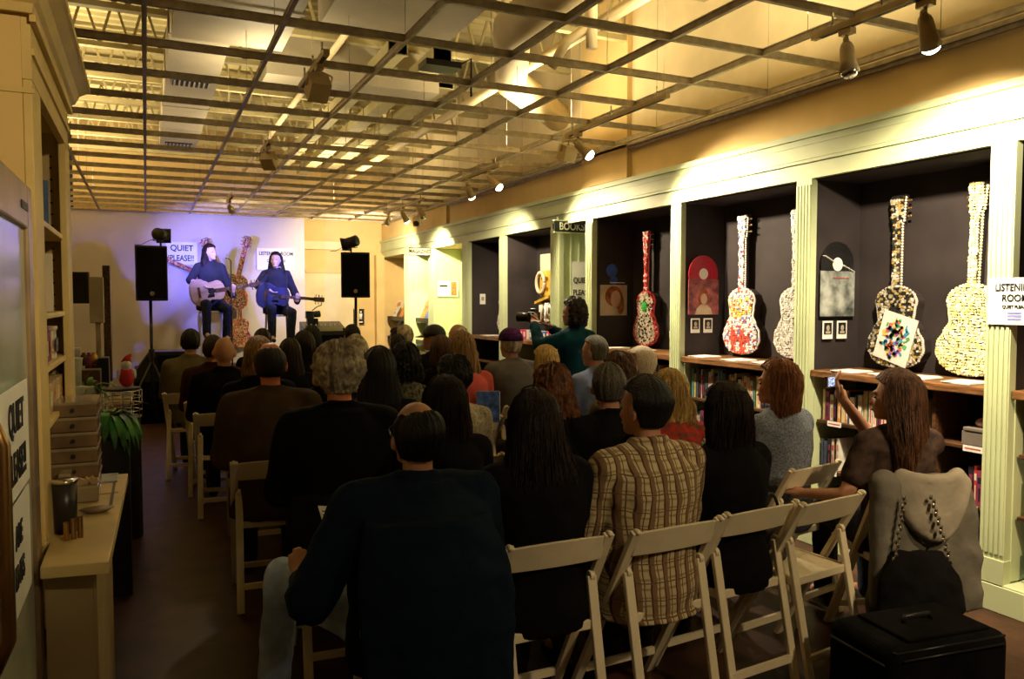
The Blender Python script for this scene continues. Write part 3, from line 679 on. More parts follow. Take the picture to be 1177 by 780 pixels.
n_ = notice('paper_notice', 3.925, 2.455, 1.60, .275, .235, -pi/2, [('LISTENING', .052, .068, 'black', .8), ('ROOM', .048, .015, 'black', .9), ('QUIET PLEASE', .022, -.028, 'black', .9)], 'white LISTENING ROOM notice taped to the nearest fluted post')
bm = BM()
for k in range(3): box(bm, -.035, .035, -.0035, -.002, -.062-k*.016, -.052-k*.016)
finish(bm, 'stamp', 'ink_blue', n_)
notice('paper_notice', 4.20, 7.215, 1.72, .22, .6, 0, [('QUIET', .085, .10, 'black', .8), ('PLEASE', .085, -.03, 'black', .75)], 'white QUIET PLEASE notice in the passage under the BOOKS sign')
notice('paper_notice', .53, 13.48, 2.36, .46, .36, 0, [('QUIET', .13, .08, 'black', .9), ('PLEASE!!', .13, -.08, 'black', .75)], 'white QUIET PLEASE!! notice on the backdrop beside the left speaker')
notice('paper_notice', 1.98, 13.48, 2.30, .62, .36, 0, [('LISTENING ROOM', .085, .09, 'black', .8), ('QUIET PLEASE', .06, -.03, 'black', .8)], 'pale LISTENING ROOM notice above the right performer')
t = thing('restroom_sign', 'small black restroom sign with two white figures on the yellow wall', 'sign', (3.50, 14.02, 1.32)); 
bm = BM(); box(bm, -.1, .1, 0, .015, -.14, .14); finish(bm, 'plate', 'black', t)
for sg in (-1, 1):
    bm = BM(); ell(bm, (sg*.035, -.004, .085), (.018, .003, .018), 10); loft(bm, [(sg*.035, -.004, -.05, .024, .003), (sg*.035, -.004, .055, .028, .003)], 10); finish(bm, 'figure', 'paper', t)
bm = BM(); box(bm, -.07, .07, -.004, 0, -.11, -.085); finish(bm, 'caption', 'paper', t)
# ---- magazine bays
def mag_rack(y0, y1, label, seed):
    t = thing('magazine_rack', label, 'rack', (W, y0, .3)); L = y1-y0; rnd = random.Random(seed)
    for k in range(3):
        z = .25+.36*k
        bm = BM(); vs = box(bm, .08, .40, .03, L-.03, z, z+.02)
        for v in vs: v.co.z += (v.co.x-.08)*.5
        finish(bm, 'sloping_shelf', 'black_plastic', t)
        bm = BM(); box(bm, .06, .08, .03, L-.03, z-.01, z+.06); finish(bm, 'lip', 'black_plastic', t)
    return t
MAGC = [('blue', (.10, .2, .6)), ('orange', (.7, .25, .06)), ('white', (.75, .72, .68)), ('pink', (.65, .2, .3)), ('yellow', (.7, .6, .15))]
for n, c in MAGC: mat('mag_'+n, c, .3, scale=25, var=.3)
for ri, (y0, y1, s) in enumerate(((11.43, 12.34, 'black sloping magazine rack under the MAGAZINES sign'), (12.67, 14.0, 'black sloping magazine rack in the last bay'))):
    mag_rack(y0, y1, s, ri)
    for k in range(3):
        for q in range(3):
            n, c = MAGC[(k*2+q+ri) % 5]; yy = y0+.12+q*(y1-y0-.28)/2.6; zz = .3+.25+.36*k
            bm = BM(); bar(bm, (W+.10, yy+.1, zz+.035), (W+.24, yy+.1, zz+.34), .20, .006, (1, 0, 0)); o = finish(bm, 'magazine', 'mag_'+n)
            tag(o, '%s magazine on the %s shelf of the %s rack' % (n, ('lowest', 'middle', 'top')[k], ('nearer', 'farther')[ri]), 'magazine')
            bm = BM(); bar(bm, (W+.185, yy+.1, zz+.245), (W+.215, yy+.1, zz+.31), .16, .003, (1, 0, 0)); finish(bm, 'masthead', 'mag_'+MAGC[(k+q+2) % 5][0], o).location.x = -.006
t = thing('wall_poster', 'white poster with an orange picture beside the card rack', 'poster', (4.17, 11.18, 1.79), 0); t.scale = (.40, 1, .62)
bm = BM(); box(bm, -.42, .42, 0, .008, -.19, .19); finish(bm, 'sheet', 'paper', t)
bm = BM(); box(bm, .12, .34, -.004, 0, -.16, .17); finish(bm, 'picture', 'mag_orange', t)
bm = BM(); box(bm, -.34, -.02, -.004, 0, .05, .09); finish(bm, 'heading', 'black', t)
t = thing('card_rack', 'wire card rack with small cards in the lime bay', 'rack', (4.38, 10.35, 1.12), -pi/2); t.scale = (1, .6, .6)
bm = BM()
for k in range(6):
    for xx in (-.2, .2): tube(bm, [(xx, -.02, 0), (xx, -.02, .85)], .004, 5)
    tube(bm, [(-.2, -.04, .1+.14*k), (.2, -.04, .1+.14*k)], .004, 5)
finish(bm, 'wire_frame', 'chrome', t)
for k in range(6):
    for q in range(3):
        bm = BM(); obox(bm, (-.13+.13*q, -.03, .10+.14*k+.05), (.10, .004, .09), (-.2, 0, 0)); finish(bm, 'card', ['mag_yellow', 'rosette_green', 'paper', 'mag_white'][(k+q*2) % 4], t)
# ================================================================ LEFT SIDE
X0 = -.29
t = thing('shelf_cabinet', 'tall yellow painted cabinet with a heavy cornice and open shelves at left', 'cabinet', (0, 0, 0))
bm = BM(); box(bm, -1.2, X0-.0205, 2.66, 2.70, .87, 2.45); finish(bm, 'end_panel', 'yellow_wall', t)
bm = BM(); box(bm, X0-.02, X0+.004, 2.66, 2.86, .87, 2.24); finish(bm, 'front_stile', 'tan_paint', t, bevel=.003)
bm = BM(); box(bm, X0-.02, X0+.004, 3.66, 3.86, .87, 2.24); box(bm, X0-.5, X0-.021, 3.82, 3.86, .87, 2.45); finish(bm, 'front_stile', 'tan_paint', t, bevel=.003)
bm = BM(); box(bm, X0-.02, X0+.004, 2.661, 3.819, 2.241, 2.46); box(bm, X0+.004, X0+.012, 2.66, 3.86, 2.31, 2.33); box(bm, X0+.004, X0+.02, 2.64, 3.87, 2.40, 2.42); finish(bm, 'fascia', 'tan_paint', t)
bm = BM()
prof = [(0, 0), (.012, 0), (.018, .025), (.03, .035), (.045, .07), (.075, .095), (.085, .10), (.085, .125), (0, .125)]
def run(a, b):   # cornice profile along y at X0 and return along x
    r1 = [bm.verts.new((X0+p[0], a-p[0], 2.42+p[1])) for p in prof]; r2 = [bm.verts.new((X0+p[0], b+p[0], 2.42+p[1])) for p in prof]; r3 = [bm.verts.new((-1.3, a-p[0], 2.42+p[1])) for p in prof]
    skin_rings(bm, [r3, r1, r2], smooth=False)
run(2.64, 3.88); finish(bm, 'cornice', 'tan_paint', t)
bm = BM(); box(bm, -1.2, X0+.01, 2.655, 2.66, 2.20, 2.215); finish(bm, 'end_bead', 'tan_paint', t)
bm = BM(); box(bm, -.66, -.64, 2.70, 3.82, .87, 2.45); finish(bm, 'back_board', 'tan_panel', t)
bm = BM(); box(bm, X0-.35, X0-.02, 3.795, 3.82, .87, 2.3)
finish(bm, 'inner_side', 'tan_panel', t)
bm = BM()
for z in range(26):
    for xx in (X0-.06, X0-.28): box(bm, xx-.004, xx+.004, 3.792, 3.795, 1.0+z*.048, 1.008+z*.048)
finish(bm, 'peg_holes', 'black', t)['kind'] = 'stuff'
bm = BM(); box(bm, X0-.33, X0-.02, 3.25, 3.82, .87, .9)
bm.free()
for z in (1.87, 1.56, 1.38, 1.19):
    bm = BM(); box(bm, X0-.35, X0-.012, 2.70, 3.795, z-.02, z); finish(bm, 'shelf', 'tan_paint', t, bevel=.002)
# goods on the cabinet shelves
bm = BM(); box(bm, -.45, -.33, 3.46, 3.50, 1.872, 2.06); tag(finish(bm, 'dark_book', 'book_1'), 'dark blue book standing on the top cabinet shelf', 'book')
bm = BM(); box(bm, -.45, -.32, 3.42, 3.45, 1.562, 1.78); tag(finish(bm, 'white_binder', 'page'), 'pale binder on the second cabinet shelf', 'binder')
for k, (y, c, s) in enumerate(((3.05, 'book_9', 'charcoal tin on the third cabinet shelf'), (3.2, 'book_7', 'maroon tin on the third cabinet shelf'), (3.38, 'page', 'cream carton on the third cabinet shelf'))):
    bm = BM(); box(bm, -.42, -.32, y, y+.12, 1.382, 1.50); box(bm, -.425, -.315, y-.004, y+.124, 1.49, 1.505); o = tag(finish(bm, 'carton', c, bevel=.004), s, 'box')
    bm = BM(); box(bm, -.314, -.312, y+.02, y+.10, 1.41, 1.46); finish(bm, 'carton_label', ['page', 'mag_orange', 'book_9'][k], o)
mat('kraft', (.48, .34, .17), .7)
for k in range(6):
    y = 2.95+k*.13
    bm = BM(); box(bm, -.44, -.32, y, y+.11, 1.192, 1.30); o = tag(finish(bm, 'kraft_box', 'kraft', bevel=.003), '%s kraft box on the lowest cabinet shelf' % ('nearest', 'second nearest', 'third nearest', 'third farthest', 'second farthest', 'farthest')[k], 'box', 'kraft boxes on the lowest cabinet shelf')
    bm = BM(); box(bm, -.3195, -.318, y+.03, y+.08, 1.22, 1.27); finish(bm, 'box_label', 'mag_orange' if k % 2 else 'page', o)
# stacked display trays on the counter
t = thing('drawer_stack', 'stack of clear-fronted brown trays on the counter', 'trays', (-.40, 3.46, .875))
mat('tray_brown', (.17, .10, .045), .35, var=.2, spec=.7); mat('tray_clear', (.30, .24, .14), .15, spec=.8)
for k in range(6):
    z = k*.058
    bm = BM(); box(bm, -.16, .22, -.12, .12, z, z+.05); finish(bm, 'tray', 'tray_brown', t, bevel=.003)
    bm = BM(); box(bm, -.16, .224, -.124, .122, z+.045, z+.056); finish(bm, 'tray_lip', 'tray_clear', t)
    bm = BM(); cyl(bm, (.14, -.127, z+.025), .008, .008, 10, 'y'); finish(bm, 'tray_knob', 'black', t)
bm = BM(); box(bm, -.30, -.17, 3.18, 3.30, .872, .93); box(bm, -.30, -.26, 3.19, 3.28, .93, .98); o = tag(finish(bm, 'glass_dish', 'tray_clear', bevel=.006), 'low clear dish of trinkets before the tray stack', 'dish')
bm = BM()
for k in range(7): obox(bm, (-.28+.016*k, 3.22+.012*(k % 3), .94), (.02, .01, .03), (.3, .2*k, 0))
finish(bm, 'trinkets', 'kraft', o)['kind'] = 'stuff'
# counter
t = thing('display_counter', 'yellow counter with a flat top and plain end panel at lower left', 'counter')
bm = BM(); v = [(-.9, 2.71), (-.28, 2.71), (-.28, 2.46), (-.11, 2.43), (-.085, 3.66), (-.9, 3.66)]
a = [bm.verts.new((x, y, .835)) for x, y in v]; b = [bm.verts.new((x, y, .87)) for x, y in v]; bm.faces.new(a[::-1]); bm.faces.new(b)
for i in range(6): bm.faces.new((a[i], a[(i+1) % 6], b[(i+1) % 6], b[i]))
finish(bm, 'counter_top', mat('counter_yellow', (.62, .47, .20), .5, var=.08, scale=5), t, bevel=.003)
bm = BM(); box(bm, -.28, -.16, 2.56, 2.58, 0, .835); finish(bm, 'end_panel', 'tan_panel', t)
bm = BM(); box(bm, -.17, -.15, 2.58, 3.6, 0, .835); finish(bm, 'front_panel', 'tan_panel', t)
bm = BM(); loft(bm, [(-.245, 2.80, .872, .032, .032), (-.245, 2.80, 1.03, .036, .036)], 20); o = tag(finish(bm, 'dark_tumbler', 'black_plastic'), 'dark glossy tumbler on the counter against the cabinet stile', 'tumbler')
bm = BM(); loft(bm, [(-.245, 2.80, 1.03, .038, .038), (-.245, 2.80, 1.04, .036, .036)], 20); finish(bm, 'rim', 'chrome', o)
for k in range(3):
    bm = BM(); cyl(bm, (-.235+.018*k, 2.70+.01*k, .90), .008, .055+.01*k, 10); tag(finish(bm, 'lip_balm', 'brass'), '%s brass-coloured tube before the dark tumbler' % ('left', 'middle', 'right')[k], 'tube', 'brass tubes on the counter')
bm = BM(); loft(bm, [(-.17, 3.02, .872, .03, .022), (-.17, 3.02, .885, .055, .038), (-.17, 3.02, .887, .048, .032)], 24); tag(finish(bm, 'oval_dish', 'tray_brown'), 'small dark oval dish on the counter', 'dish')
bm = BM(); box(bm, -.27, -.11, 3.30, 3.60, .871, .8735); o = tag(finish(bm, 'printed_mat', 'counter_yellow'), 'printed yellow sheet lying behind the oval dish', 'sheet')
bm = BM(); box(bm, -.135, -.125, 3.08, 3.5, .8715, .874); box(bm, -.2, -.125, 3.08, 3.09, .8715, .874); finish(bm, 'dark_line', 'black', o)
bm = BM(); box(bm, -.22, -.12, 3.48, 3.64, .874, .88); tag(finish(bm, 'brochure', 'cover_grey'), 'grey brochure at the far end of the counter', 'brochure')
# drinks cooler with glass door
t = thing('drinks_cooler', 'metal-framed glass-door drinks cooler at the left edge', 'cooler', (-.29, 1.55, 0))
bm = BM(); box(bm, -.75, -.03, 0, 1.06, 0, 1.92); finish(bm, 'cabinet_body', 'tan_panel', t, bevel=.01)
bm = BM()
for a in ((0, .09, 0, 1.92), (.97, 1.06, 0, 1.92), (.09, .97, 1.80, 1.92), (.09, .97, 0, .12)): box(bm, -.03, .0, a[0], a[1], a[2], a[3])
finish(bm, 'door_frame', mat('door_metal', (.33, .24, .15), .35, metal=.5), t, bevel=.006)
bm = BM(); box(bm, -.015, -.012, .09, .97, .12, 1.80); finish(bm, 'door_glass', 'glass_lit', t)
bm = BM(); tube(bm, [(0, .10, 1.38), (.03, .10, 1.40), (.05, .10, 1.34), (.05, .10, .98), (.03, .10, .93), (0, .10, .95)], .013, 12); finish(bm, 'door_handle', 'brass', t)
bm = BM(); box(bm, 0, .003, .84, .96, 1.845, 1.865); finish(bm, 'badge', 'black', t)
n_ = notice('paper_notice', -.286, 2.15, 1.27, .42, .26, pi/2, [('QUIET', .10, .055, 'black', .8), ('PLEASE!!', .10, -.06, 'black', .75)], 'white QUIET PLEASE!! notice on the glass cooler door')
n_ = notice('paper_notice', -.285, 2.13, 1.00, .40, .26, pi/2, [('ARE', .075, .05, 'black', .8), ('ENTS', .075, -.04, 'black', .8)], 'second white notice lower on the cooler door')
# ---- clutter beyond the cabinet
t = thing('rear_counter', 'low counter with grey top running on behind the yellow counter', 'counter', (0, 0, 0))
bm = BM(); box(bm, -1.0, -.30, 4.3, 8.4, .82, .86); finish(bm, 'counter_top', 'duct', t)
bm = BM(); box(bm, -1.0, -.34, 4.35, 8.35, 0, .82); finish(bm, 'counter_base', 'tan_panel', t)
def cup(x, y, z, s, r=.045, h=.11):
    bm = BM(); loft(bm, [(x, y, z, r*.75, r*.75), (x, y, z+h, r, r), (x, y, z+h+.006, r*1.06, r*1.06), (x, y, z+h+.01, r*.9, r*.9)], 20)
    return tag(finish(bm, 'paper_cup', 'white'), s, 'cup')
mat('bucket', (.52, .50, .42), .5)
for k, (x, y, z, s) in enumerate(((-.43, 5.2, .862, 'lowest white tub at the end of the rear counter'), (-.46, 5.8, .862, 'white tub behind the lowest one'), (-.47, 5.8, 1.05, 'white tub stacked upon another'), (-.50, 6.1, 1.10, 'topmost white tub in the clutter'))):
    bm = BM(); loft(bm, [(x, y, z, .07, .07), (x, y, z+.17, .085, .085), (x, y, z+.18, .09, .09)], 4+16); tag(finish(bm, 'white_tub', 'bucket'), s, 'tub')
bm = BM(); box(bm, -.60, -.42, 6.0, 6.2, .862, 1.10); tag(finish(bm, 'crate', 'duct', bevel=.005), 'grey crate under the topmost white tub', 'crate')
t = thing('monitor', 'dark computer monitor showing its dim screen beyond the cabinet', 'monitor', (-.62, 7.9, .86), -.2)
bm = BM(); box(bm, -.17, .17, -.02, .02, .72, 1.0); finish(bm, 'housing', 'black_plastic', t, bevel=.006); bm = BM(); box(bm, -.15, .15, -.024, -.02, .74, .98); finish(bm, 'screen', 'black', t)
bm = BM(); tube(bm, [(0, .01, 0), (0, .01, .75)], .03, 10); box(bm, -.12, .12, -.08, .08, 0, .015); finish(bm, 'stand', 'black_plastic', t)
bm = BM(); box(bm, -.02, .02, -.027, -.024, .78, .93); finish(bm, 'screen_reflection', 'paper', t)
t = thing('cash_till', 'pale upright till printer beside the dark monitor', 'till', (-.385, 7.7, .86))
bm = BM(); box(bm, -.06, .05, -.05, .05, .55, .95); finish(bm, 'display', 'duct', t, bevel=.006); bm = BM(); box(bm, -.10, .08, -.12, .12, 0, .25); finish(bm, 'drawer', 'black_plastic', t, bevel=.006); bm = BM(); box(bm, -.02, .02, -.02, .02, .25, .55); finish(bm, 'post', 'duct', t)
bm = BM(); box(bm, -.36, -.30, 8.1, 8.3, .86, 1.93); tag(finish(bm, 'dark_board', 'wood_shelf'), 'dark upright board closing the far end of the rear counter', 'board')
for k in range(6):
    bm = BM(); x = -.56+.035*k; ell(bm, (x, 7.0, 1.12+.02*(k % 2)), (.03, .03, .05), 10); cyl(bm, (x, 7.0, 1.17), .012, .05, 8); tag(finish(bm, 'small_bottle', ['wood_shelf', 'book_7', 'brass'][k % 3]), '%s small bottle from the left under the monitor' % ('first', 'second', 'third', 'fourth', 'fifth', 'sixth')[k], 'bottle', 'small bottles under the monitor')
bm = BM(); box(bm, -.75, -.34, 6.9, 7.1, .862, 1.06); tag(finish(bm, 'bottle_shelf', 'wood_shelf'), 'dark box shelf carrying the small bottles', 'shelf')
def leafy(name, c, r, n, label, droop=.3, ln=.22, wd=.022, pot=True, seed=5, cat='plant'):
    t = thing(name, label, cat, c); rnd = random.Random(seed)
    if pot: bm = BM(); loft(bm, [(0, 0, 0, .05, .05), (0, 0, .10, .065, .065), (0, 0, .11, .06, .06)], 16); finish(bm, 'pot', 'bucket', t)
    base = None
    for k in range(n):
        a = rnd.uniform(0, 2*pi); el = rnd.uniform(.1, 1.2); L = ln*rnd.uniform(.7, 1.2)
        bm = BM(); P = []; p = Vector((.02*cos(a), .02*sin(a), .09 if pot else 0)); d = Vector((cos(a)*cos(el), sin(a)*cos(el), sin(el))); q = 6
        for i in range(q+1):
            P.append(p.copy()); p = p+d*L/q; d = (d+Vector((0, 0, -droop))).normalized()
        sd = Vector((-sin(a), cos(a), 0)); L_ = []; R__ = []
        for i, p in enumerate(P):
            w_ = wd*sin(pi*(i+.35)/(q+.6)); L_.append(bm.verts.new(p-sd*w_)); R__.append(bm.verts.new(p+sd*w_))
        mids = [bm.verts.new(p+Vector((0, 0, -.004))) for p in P]
        for i in range(q): bm.faces.new((L_[i], mids[i], mids[i+1], L_[i+1])); bm.faces.new((mids[i], R__[i], R__[i+1], mids[i+1]))
        finish(bm, 'leaf', 'green_leaf', t, smooth=True)
    return t
leafy('potted_plant', (-.20, 4.78, .86), .2, 60, 'green trailing plant hanging over the end of the counters', .75, .24, .020)
leafy('potted_plant', (-.40, 6.5, .862), .1, 16, 'small green plant among the white tubs', .3, .2, .02, seed=8)
bm = BM(); box(bm, -.30, -.10, 4.66, 4.90, 0, .855); tag(finish(bm, 'plant_stand', 'black'), 'dark stand under the trailing plant', 'stand')
t = thing('santa_figure', 'small red and white plush figure standing on a wire basket', 'toy', (-.13, 5.85, 1.02))
mat('toy_red', (.6, .03, .04), .7); 
bm = BM(); ell(bm, (0, 0, .07), (.05, .045, .07), 14); finish(bm, 'body', 'toy_red', t)
bm = BM(); ell(bm, (0, -.01, .15), (.035, .035, .035), 14); finish(bm, 'head', 'white', t)
bm = BM(); tube(bm, [(0, 0, .165), (.01, 0, .20), (.03, 0, .225)], [.034, .02, .006], 12); finish(bm, 'hat', 'toy_red', t)
for sg in (-1, 1): bm = BM(); ell(bm, (sg*.045, -.01, .09), (.016, .016, .035), 10); finish(bm, 'arm', 'white', t)
t = thing('wire_basket', 'dark basket stand holding pale trinkets under the red plush figure', 'basket', (-.16, 5.85, 0))
bm = BM()
for k in range(5): tube(bm, [(.12*cos(a*pi/8), .12*sin(a*pi/8), .82+.045*k) for a in range(17)], .004, 5)
for a in range(12): tube(bm, [(.12*cos(a*pi/6), .12*sin(a*pi/6), .82), (.12*cos(a*pi/6), .12*sin(a*pi/6), 1.0)], .003, 5)
finish(bm, 'wire_cage', 'chrome', t); bm = BM(); cyl(bm, (0, 0, .41), .11, .82); finish(bm, 'pedestal', 'black', t); bm = BM(); cyl(bm, (0, 0, 1.01), .115, .015); finish(bm, 'lid', 'black', t)
# ================================================================ STAGE
t = thing('stage_riser', 'low black stage riser with a skirted front before the backdrop', 'stage', (0, 0, 0))
bm = BM(); box(bm, -.18, 2.35, 11.15, 13.4, .55, .6); finish(bm, 'deck', 'black', t)
bm = BM(); box(bm, -.17, 2.34, 11.17, 13.38, 0, .55); 
finish(bm, 'skirt', 'black_cloth', t)
bm = BM()
for k in range(62): tube(bm, [(-.15+.04*k, 11.165, .0), (-.15+.04*k, 11.165, .54)], .012, 5)
finish(bm, 'skirt_folds', 'black_cloth', t)['kind'] = 'stuff'
def pa(x, y, top, h, wd, label, slabel, rz):
    t = thing('loudspeaker', label, 'speaker', (x, y, top-h), rz)
    bm = BM(); v = box(bm, -wd/2, wd/2, -.16, .16, 0, h)
    for q in v:
        if q.co.y > 0: q.co.x *= .7
    finish(bm, 'cabinet', 'black_plastic', t, bevel=.012)
    bm = BM(); box(bm, -wd/2+.02, wd/2-.02, -.172, -.16, .03, h-.03); finish(bm, 'grille', 'black_cloth', t, bevel=.006)
    bm = BM(); cyl(bm, (0, -.174, .09), .028, .004, 16, 'y'); finish(bm, 'badge', 'chrome', t)
    s = thing('speaker_stand', slabel, 'stand', (x, y, 0))
    bm = BM(); tube(bm, [(0, 0, .25), (0, 0, top-h)], .019, 12); finish(bm, 'pole', 'black_plastic', s)
    bm = BM(); cyl(bm, (0, 0, .95), .035, .10); finish(bm, 'collar', 'black_plastic', s)
    for k in range(3):
        a = k*2*pi/3+3.6; bm = BM(); tube(bm, [(0, 0, .85), (.45*cos(a), .45*sin(a), .012)], .012, 8); bm2 = BM(); tube(bm2, [(0, 0, .3), (.25*cos(a), .25*sin(a), .38)], .008, 6)
        l = finish(bm, 'leg', 'black_plastic', s); finish(bm2, 'brace', 'black_plastic', l)
    return t
pa(.05, 10.75, 2.285, .68, .37, 'black loudspeaker on the left, before the QUIET PLEASE notice', 'black tripod stand under the left loudspeaker', .12)
pa(2.68, 10.9, 2.28, .63, .40, 'black loudspeaker on the right before the yellow wall', 'black tripod stand under the right loudspeaker', -.25)
def par(x, y, z, aim, label, power):
    t = thing('stage_light', label, 'stage light', (x, y, z)); d = (Vector(aim)-Vector((x, y, z+.14))).normalized(); e = d.to_track_quat('Y', 'Z').to_euler()
    bm = BM(); tube(bm, [(0, 0, 0), (0, 0, .07)], .012, 8); tube(bm, [(-.085, 0, .15), (-.085, 0, .07), (.085, 0, .07), (.085, 0, .15)], .007, 6); finish(bm, 'yoke', 'black_plastic', t)
    bm = BM(); tube(bm, [(0, -.11, 0), (0, -.10, 0), (0, .10, 0)], [.04, .075, .08], 20); box(bm, -.09, .09, .10, .11, -.09, .09); h = finish(bm, 'can', 'black_plastic', t); h.location = (0, 0, .14); h.rotation_euler = e
    bm = BM(); cyl(bm, (0, .112, 0), .06, .004, 20, 'y'); finish(bm, 'lens', 'blue_glow', h)
    bm = BM(); tube(bm, [(0, 0, .1), (-.12, 0, .07), (-.22, -.02, .01), (-.30, -.04, .008)], .004, 6); finish(bm, 'cable', 'black', t)
    light('stage_beam', 'SPOT', Vector((x, y, z+.14))+d*.16, aim, power, (.16, .17, 1), .05, 60, 1)
par(.18, 10.75, 2.29, (1.2, 13.4, 2.3), 'black stage light on top of the left loudspeaker', 210)
par(2.62, 10.9, 2.285, (1.4, 12.4, 1.9), 'black stage light on top of the right loudspeaker', 170)
# wedge monitor
t = thing('stage_monitor', 'black wedge monitor on the left front corner of the stage', 'speaker', (.12, 11.30, .6))
bm = BM(); v = [(-.25, 0), (.35, 0), (.35, .34), (-.10, .34), (-.25, .12)]
a = [bm.verts.new((x, -.12, z)) for x, z in v]; b = [bm.verts.new((x, .25, z)) for x, z in v]; bm.faces.new(a); bm.faces.new(b[::-1])
for i in range(5): bm.faces.new((a[i], b[i], b[(i+1) % 5], a[(i+1) % 5]))
finish(bm, 'cabinet', 'black_plastic', t, bevel=.01); bm = BM(); box(bm, .0, .3, -.13, -.12, .05, .29); finish(bm, 'grille', 'black_cloth', t)
# crossed mosaic guitars on the backdrop and one lying left
guitar_wall('red mosaic guitar on the backdrop leaning left, its neck up behind the left performer', 1.34, 13.39, 1.50, 'stage', 0, 1.20, 7, tilt=-.42)
guitar_wall('red mosaic guitar on the backdrop leaning right between the performers', 1.22, 13.28, 1.48, 'stage', 0, 1.20, 8, tilt=.24)
guitar_wall('red mosaic guitar lying flat on the backdrop, neck left of the left performer', 1.15, 13.495, 1.88, 'stage', 0, 1.05, 9, tilt=-1.15)
guitar_wall('dark mosaic guitar hanging low on the backdrop between the performers', 1.38, 13.46, .85, 'stage', 0, 1.0, 10)
# stools
def stool(x, y, h, label):
    t = thing('bar_stool', label, 'stool', (x, y, .6))
    bm = BM(); box(bm, -.17, .17, -.17, .17, h-.03, h); finish(bm, 'seat', 'white', t, bevel=.008)
    for sx in (-1, 1):
        for sy in (-1, 1): bm = BM(); bar(bm, (sx*.19, sy*.19, 0), (sx*.15, sy*.15, h-.03), .03, .03, (0, 1, 0)); finish(bm, 'leg', 'white', t)
    for z, sx in ((.25, -1), (.25, 1)): bm = BM(); bar(bm, (sx*.18, -.18, z), (sx*.18, .18, z), .02, .02); finish(bm, 'rung', 'white', t)
stool(.86, 12.3, .86, 'white stool under the left performer'); stool(1.82, 12.3, .80, 'white stool under the right performer')
# mixing desk on a table right of the stage
t = thing('mixing_desk', 'dark mixing desk with small knobs beyond the stage corner', 'mixer', (2.40, 12.0, 1.12), 0)
bm = BM(); v = box(bm, -.28, .34, -.18, .2, 0, .12); 
for q in v[4:]: q.co.z += q.co.y*.25
finish(bm, 'console', 'black_plastic', t, bevel=.006)
for k in range(8): bm = BM(); cyl(bm, (-.22+.07*k, -.06, .125), .012, .03, 8); finish(bm, 'knob', 'chrome', t)
bm = BM(); box(bm, -.25, .3, -.19, -.182, .03, .09); finish(bm, 'front_strip', 'duct', t)
t = thing('equipment_table', 'table draped in black under the mixing desk', 'table', (2.40, 12.0, 0)); bm = BM(); box(bm, -.02, .42, -.25, .25, 1.09, 1.12); finish(bm, 'table_top', 'black', t); bm = BM(); box(bm, -.01, .41, -.24, .24, 0, 1.09); finish(bm, 'drape', 'black_cloth', t)
t = thing('camcorder', 'black camcorder standing beside the mixing desk', 'camera', (2.28, 12.0, 1.36)); bm = BM(); tube(bm, [(-.05, 0, .03), (.12, 0, .05)], .05, 14); box(bm, -.1, .02, -.05, .05, -.02, .09); finish(bm, 'body', 'black_plastic', t, bevel=.01); bm = BM(); tube(bm, [(.0, 0, .1), (.08, 0, .16), (.14, 0, .18)], .008, 6); finish(bm, 'microphone', 'black', t); bm = BM(); box(bm, -.08, .08, -.04, .04, -.12, -.02); finish(bm, 'mount', 'black', t)
def mic(x, y, mz, base, dx, label, dy=.30):
    t = thing('microphone_stand', label, 'microphone', (x, y, base))
    bm = BM(); tube(bm, [(0, 0, .02), (0, 0, mz-base-.06)], .009, 8); finish(bm, 'pole', 'black_plastic', t); bm = BM(); cyl(bm, (0, 0, .012), .13, .024); finish(bm, 'base', 'black', t)
    bm = BM(); tube(bm, [(0, 0, mz-base-.06), (dx, dy, mz-base)], .006, 8); finish(bm, 'boom', 'black_plastic', t); bm = BM(); ell(bm, (dx, dy, mz-base), (.022, .03, .022), 12); finish(bm, 'microphone_head', 'chrome', t)
mic(1.10, 11.75, 2.24, .6, -.03, 'microphone on a stand before the left performer'); mic(1.86, 11.72, 2.10, .6, -.05, 'microphone on a stand before the right performer')
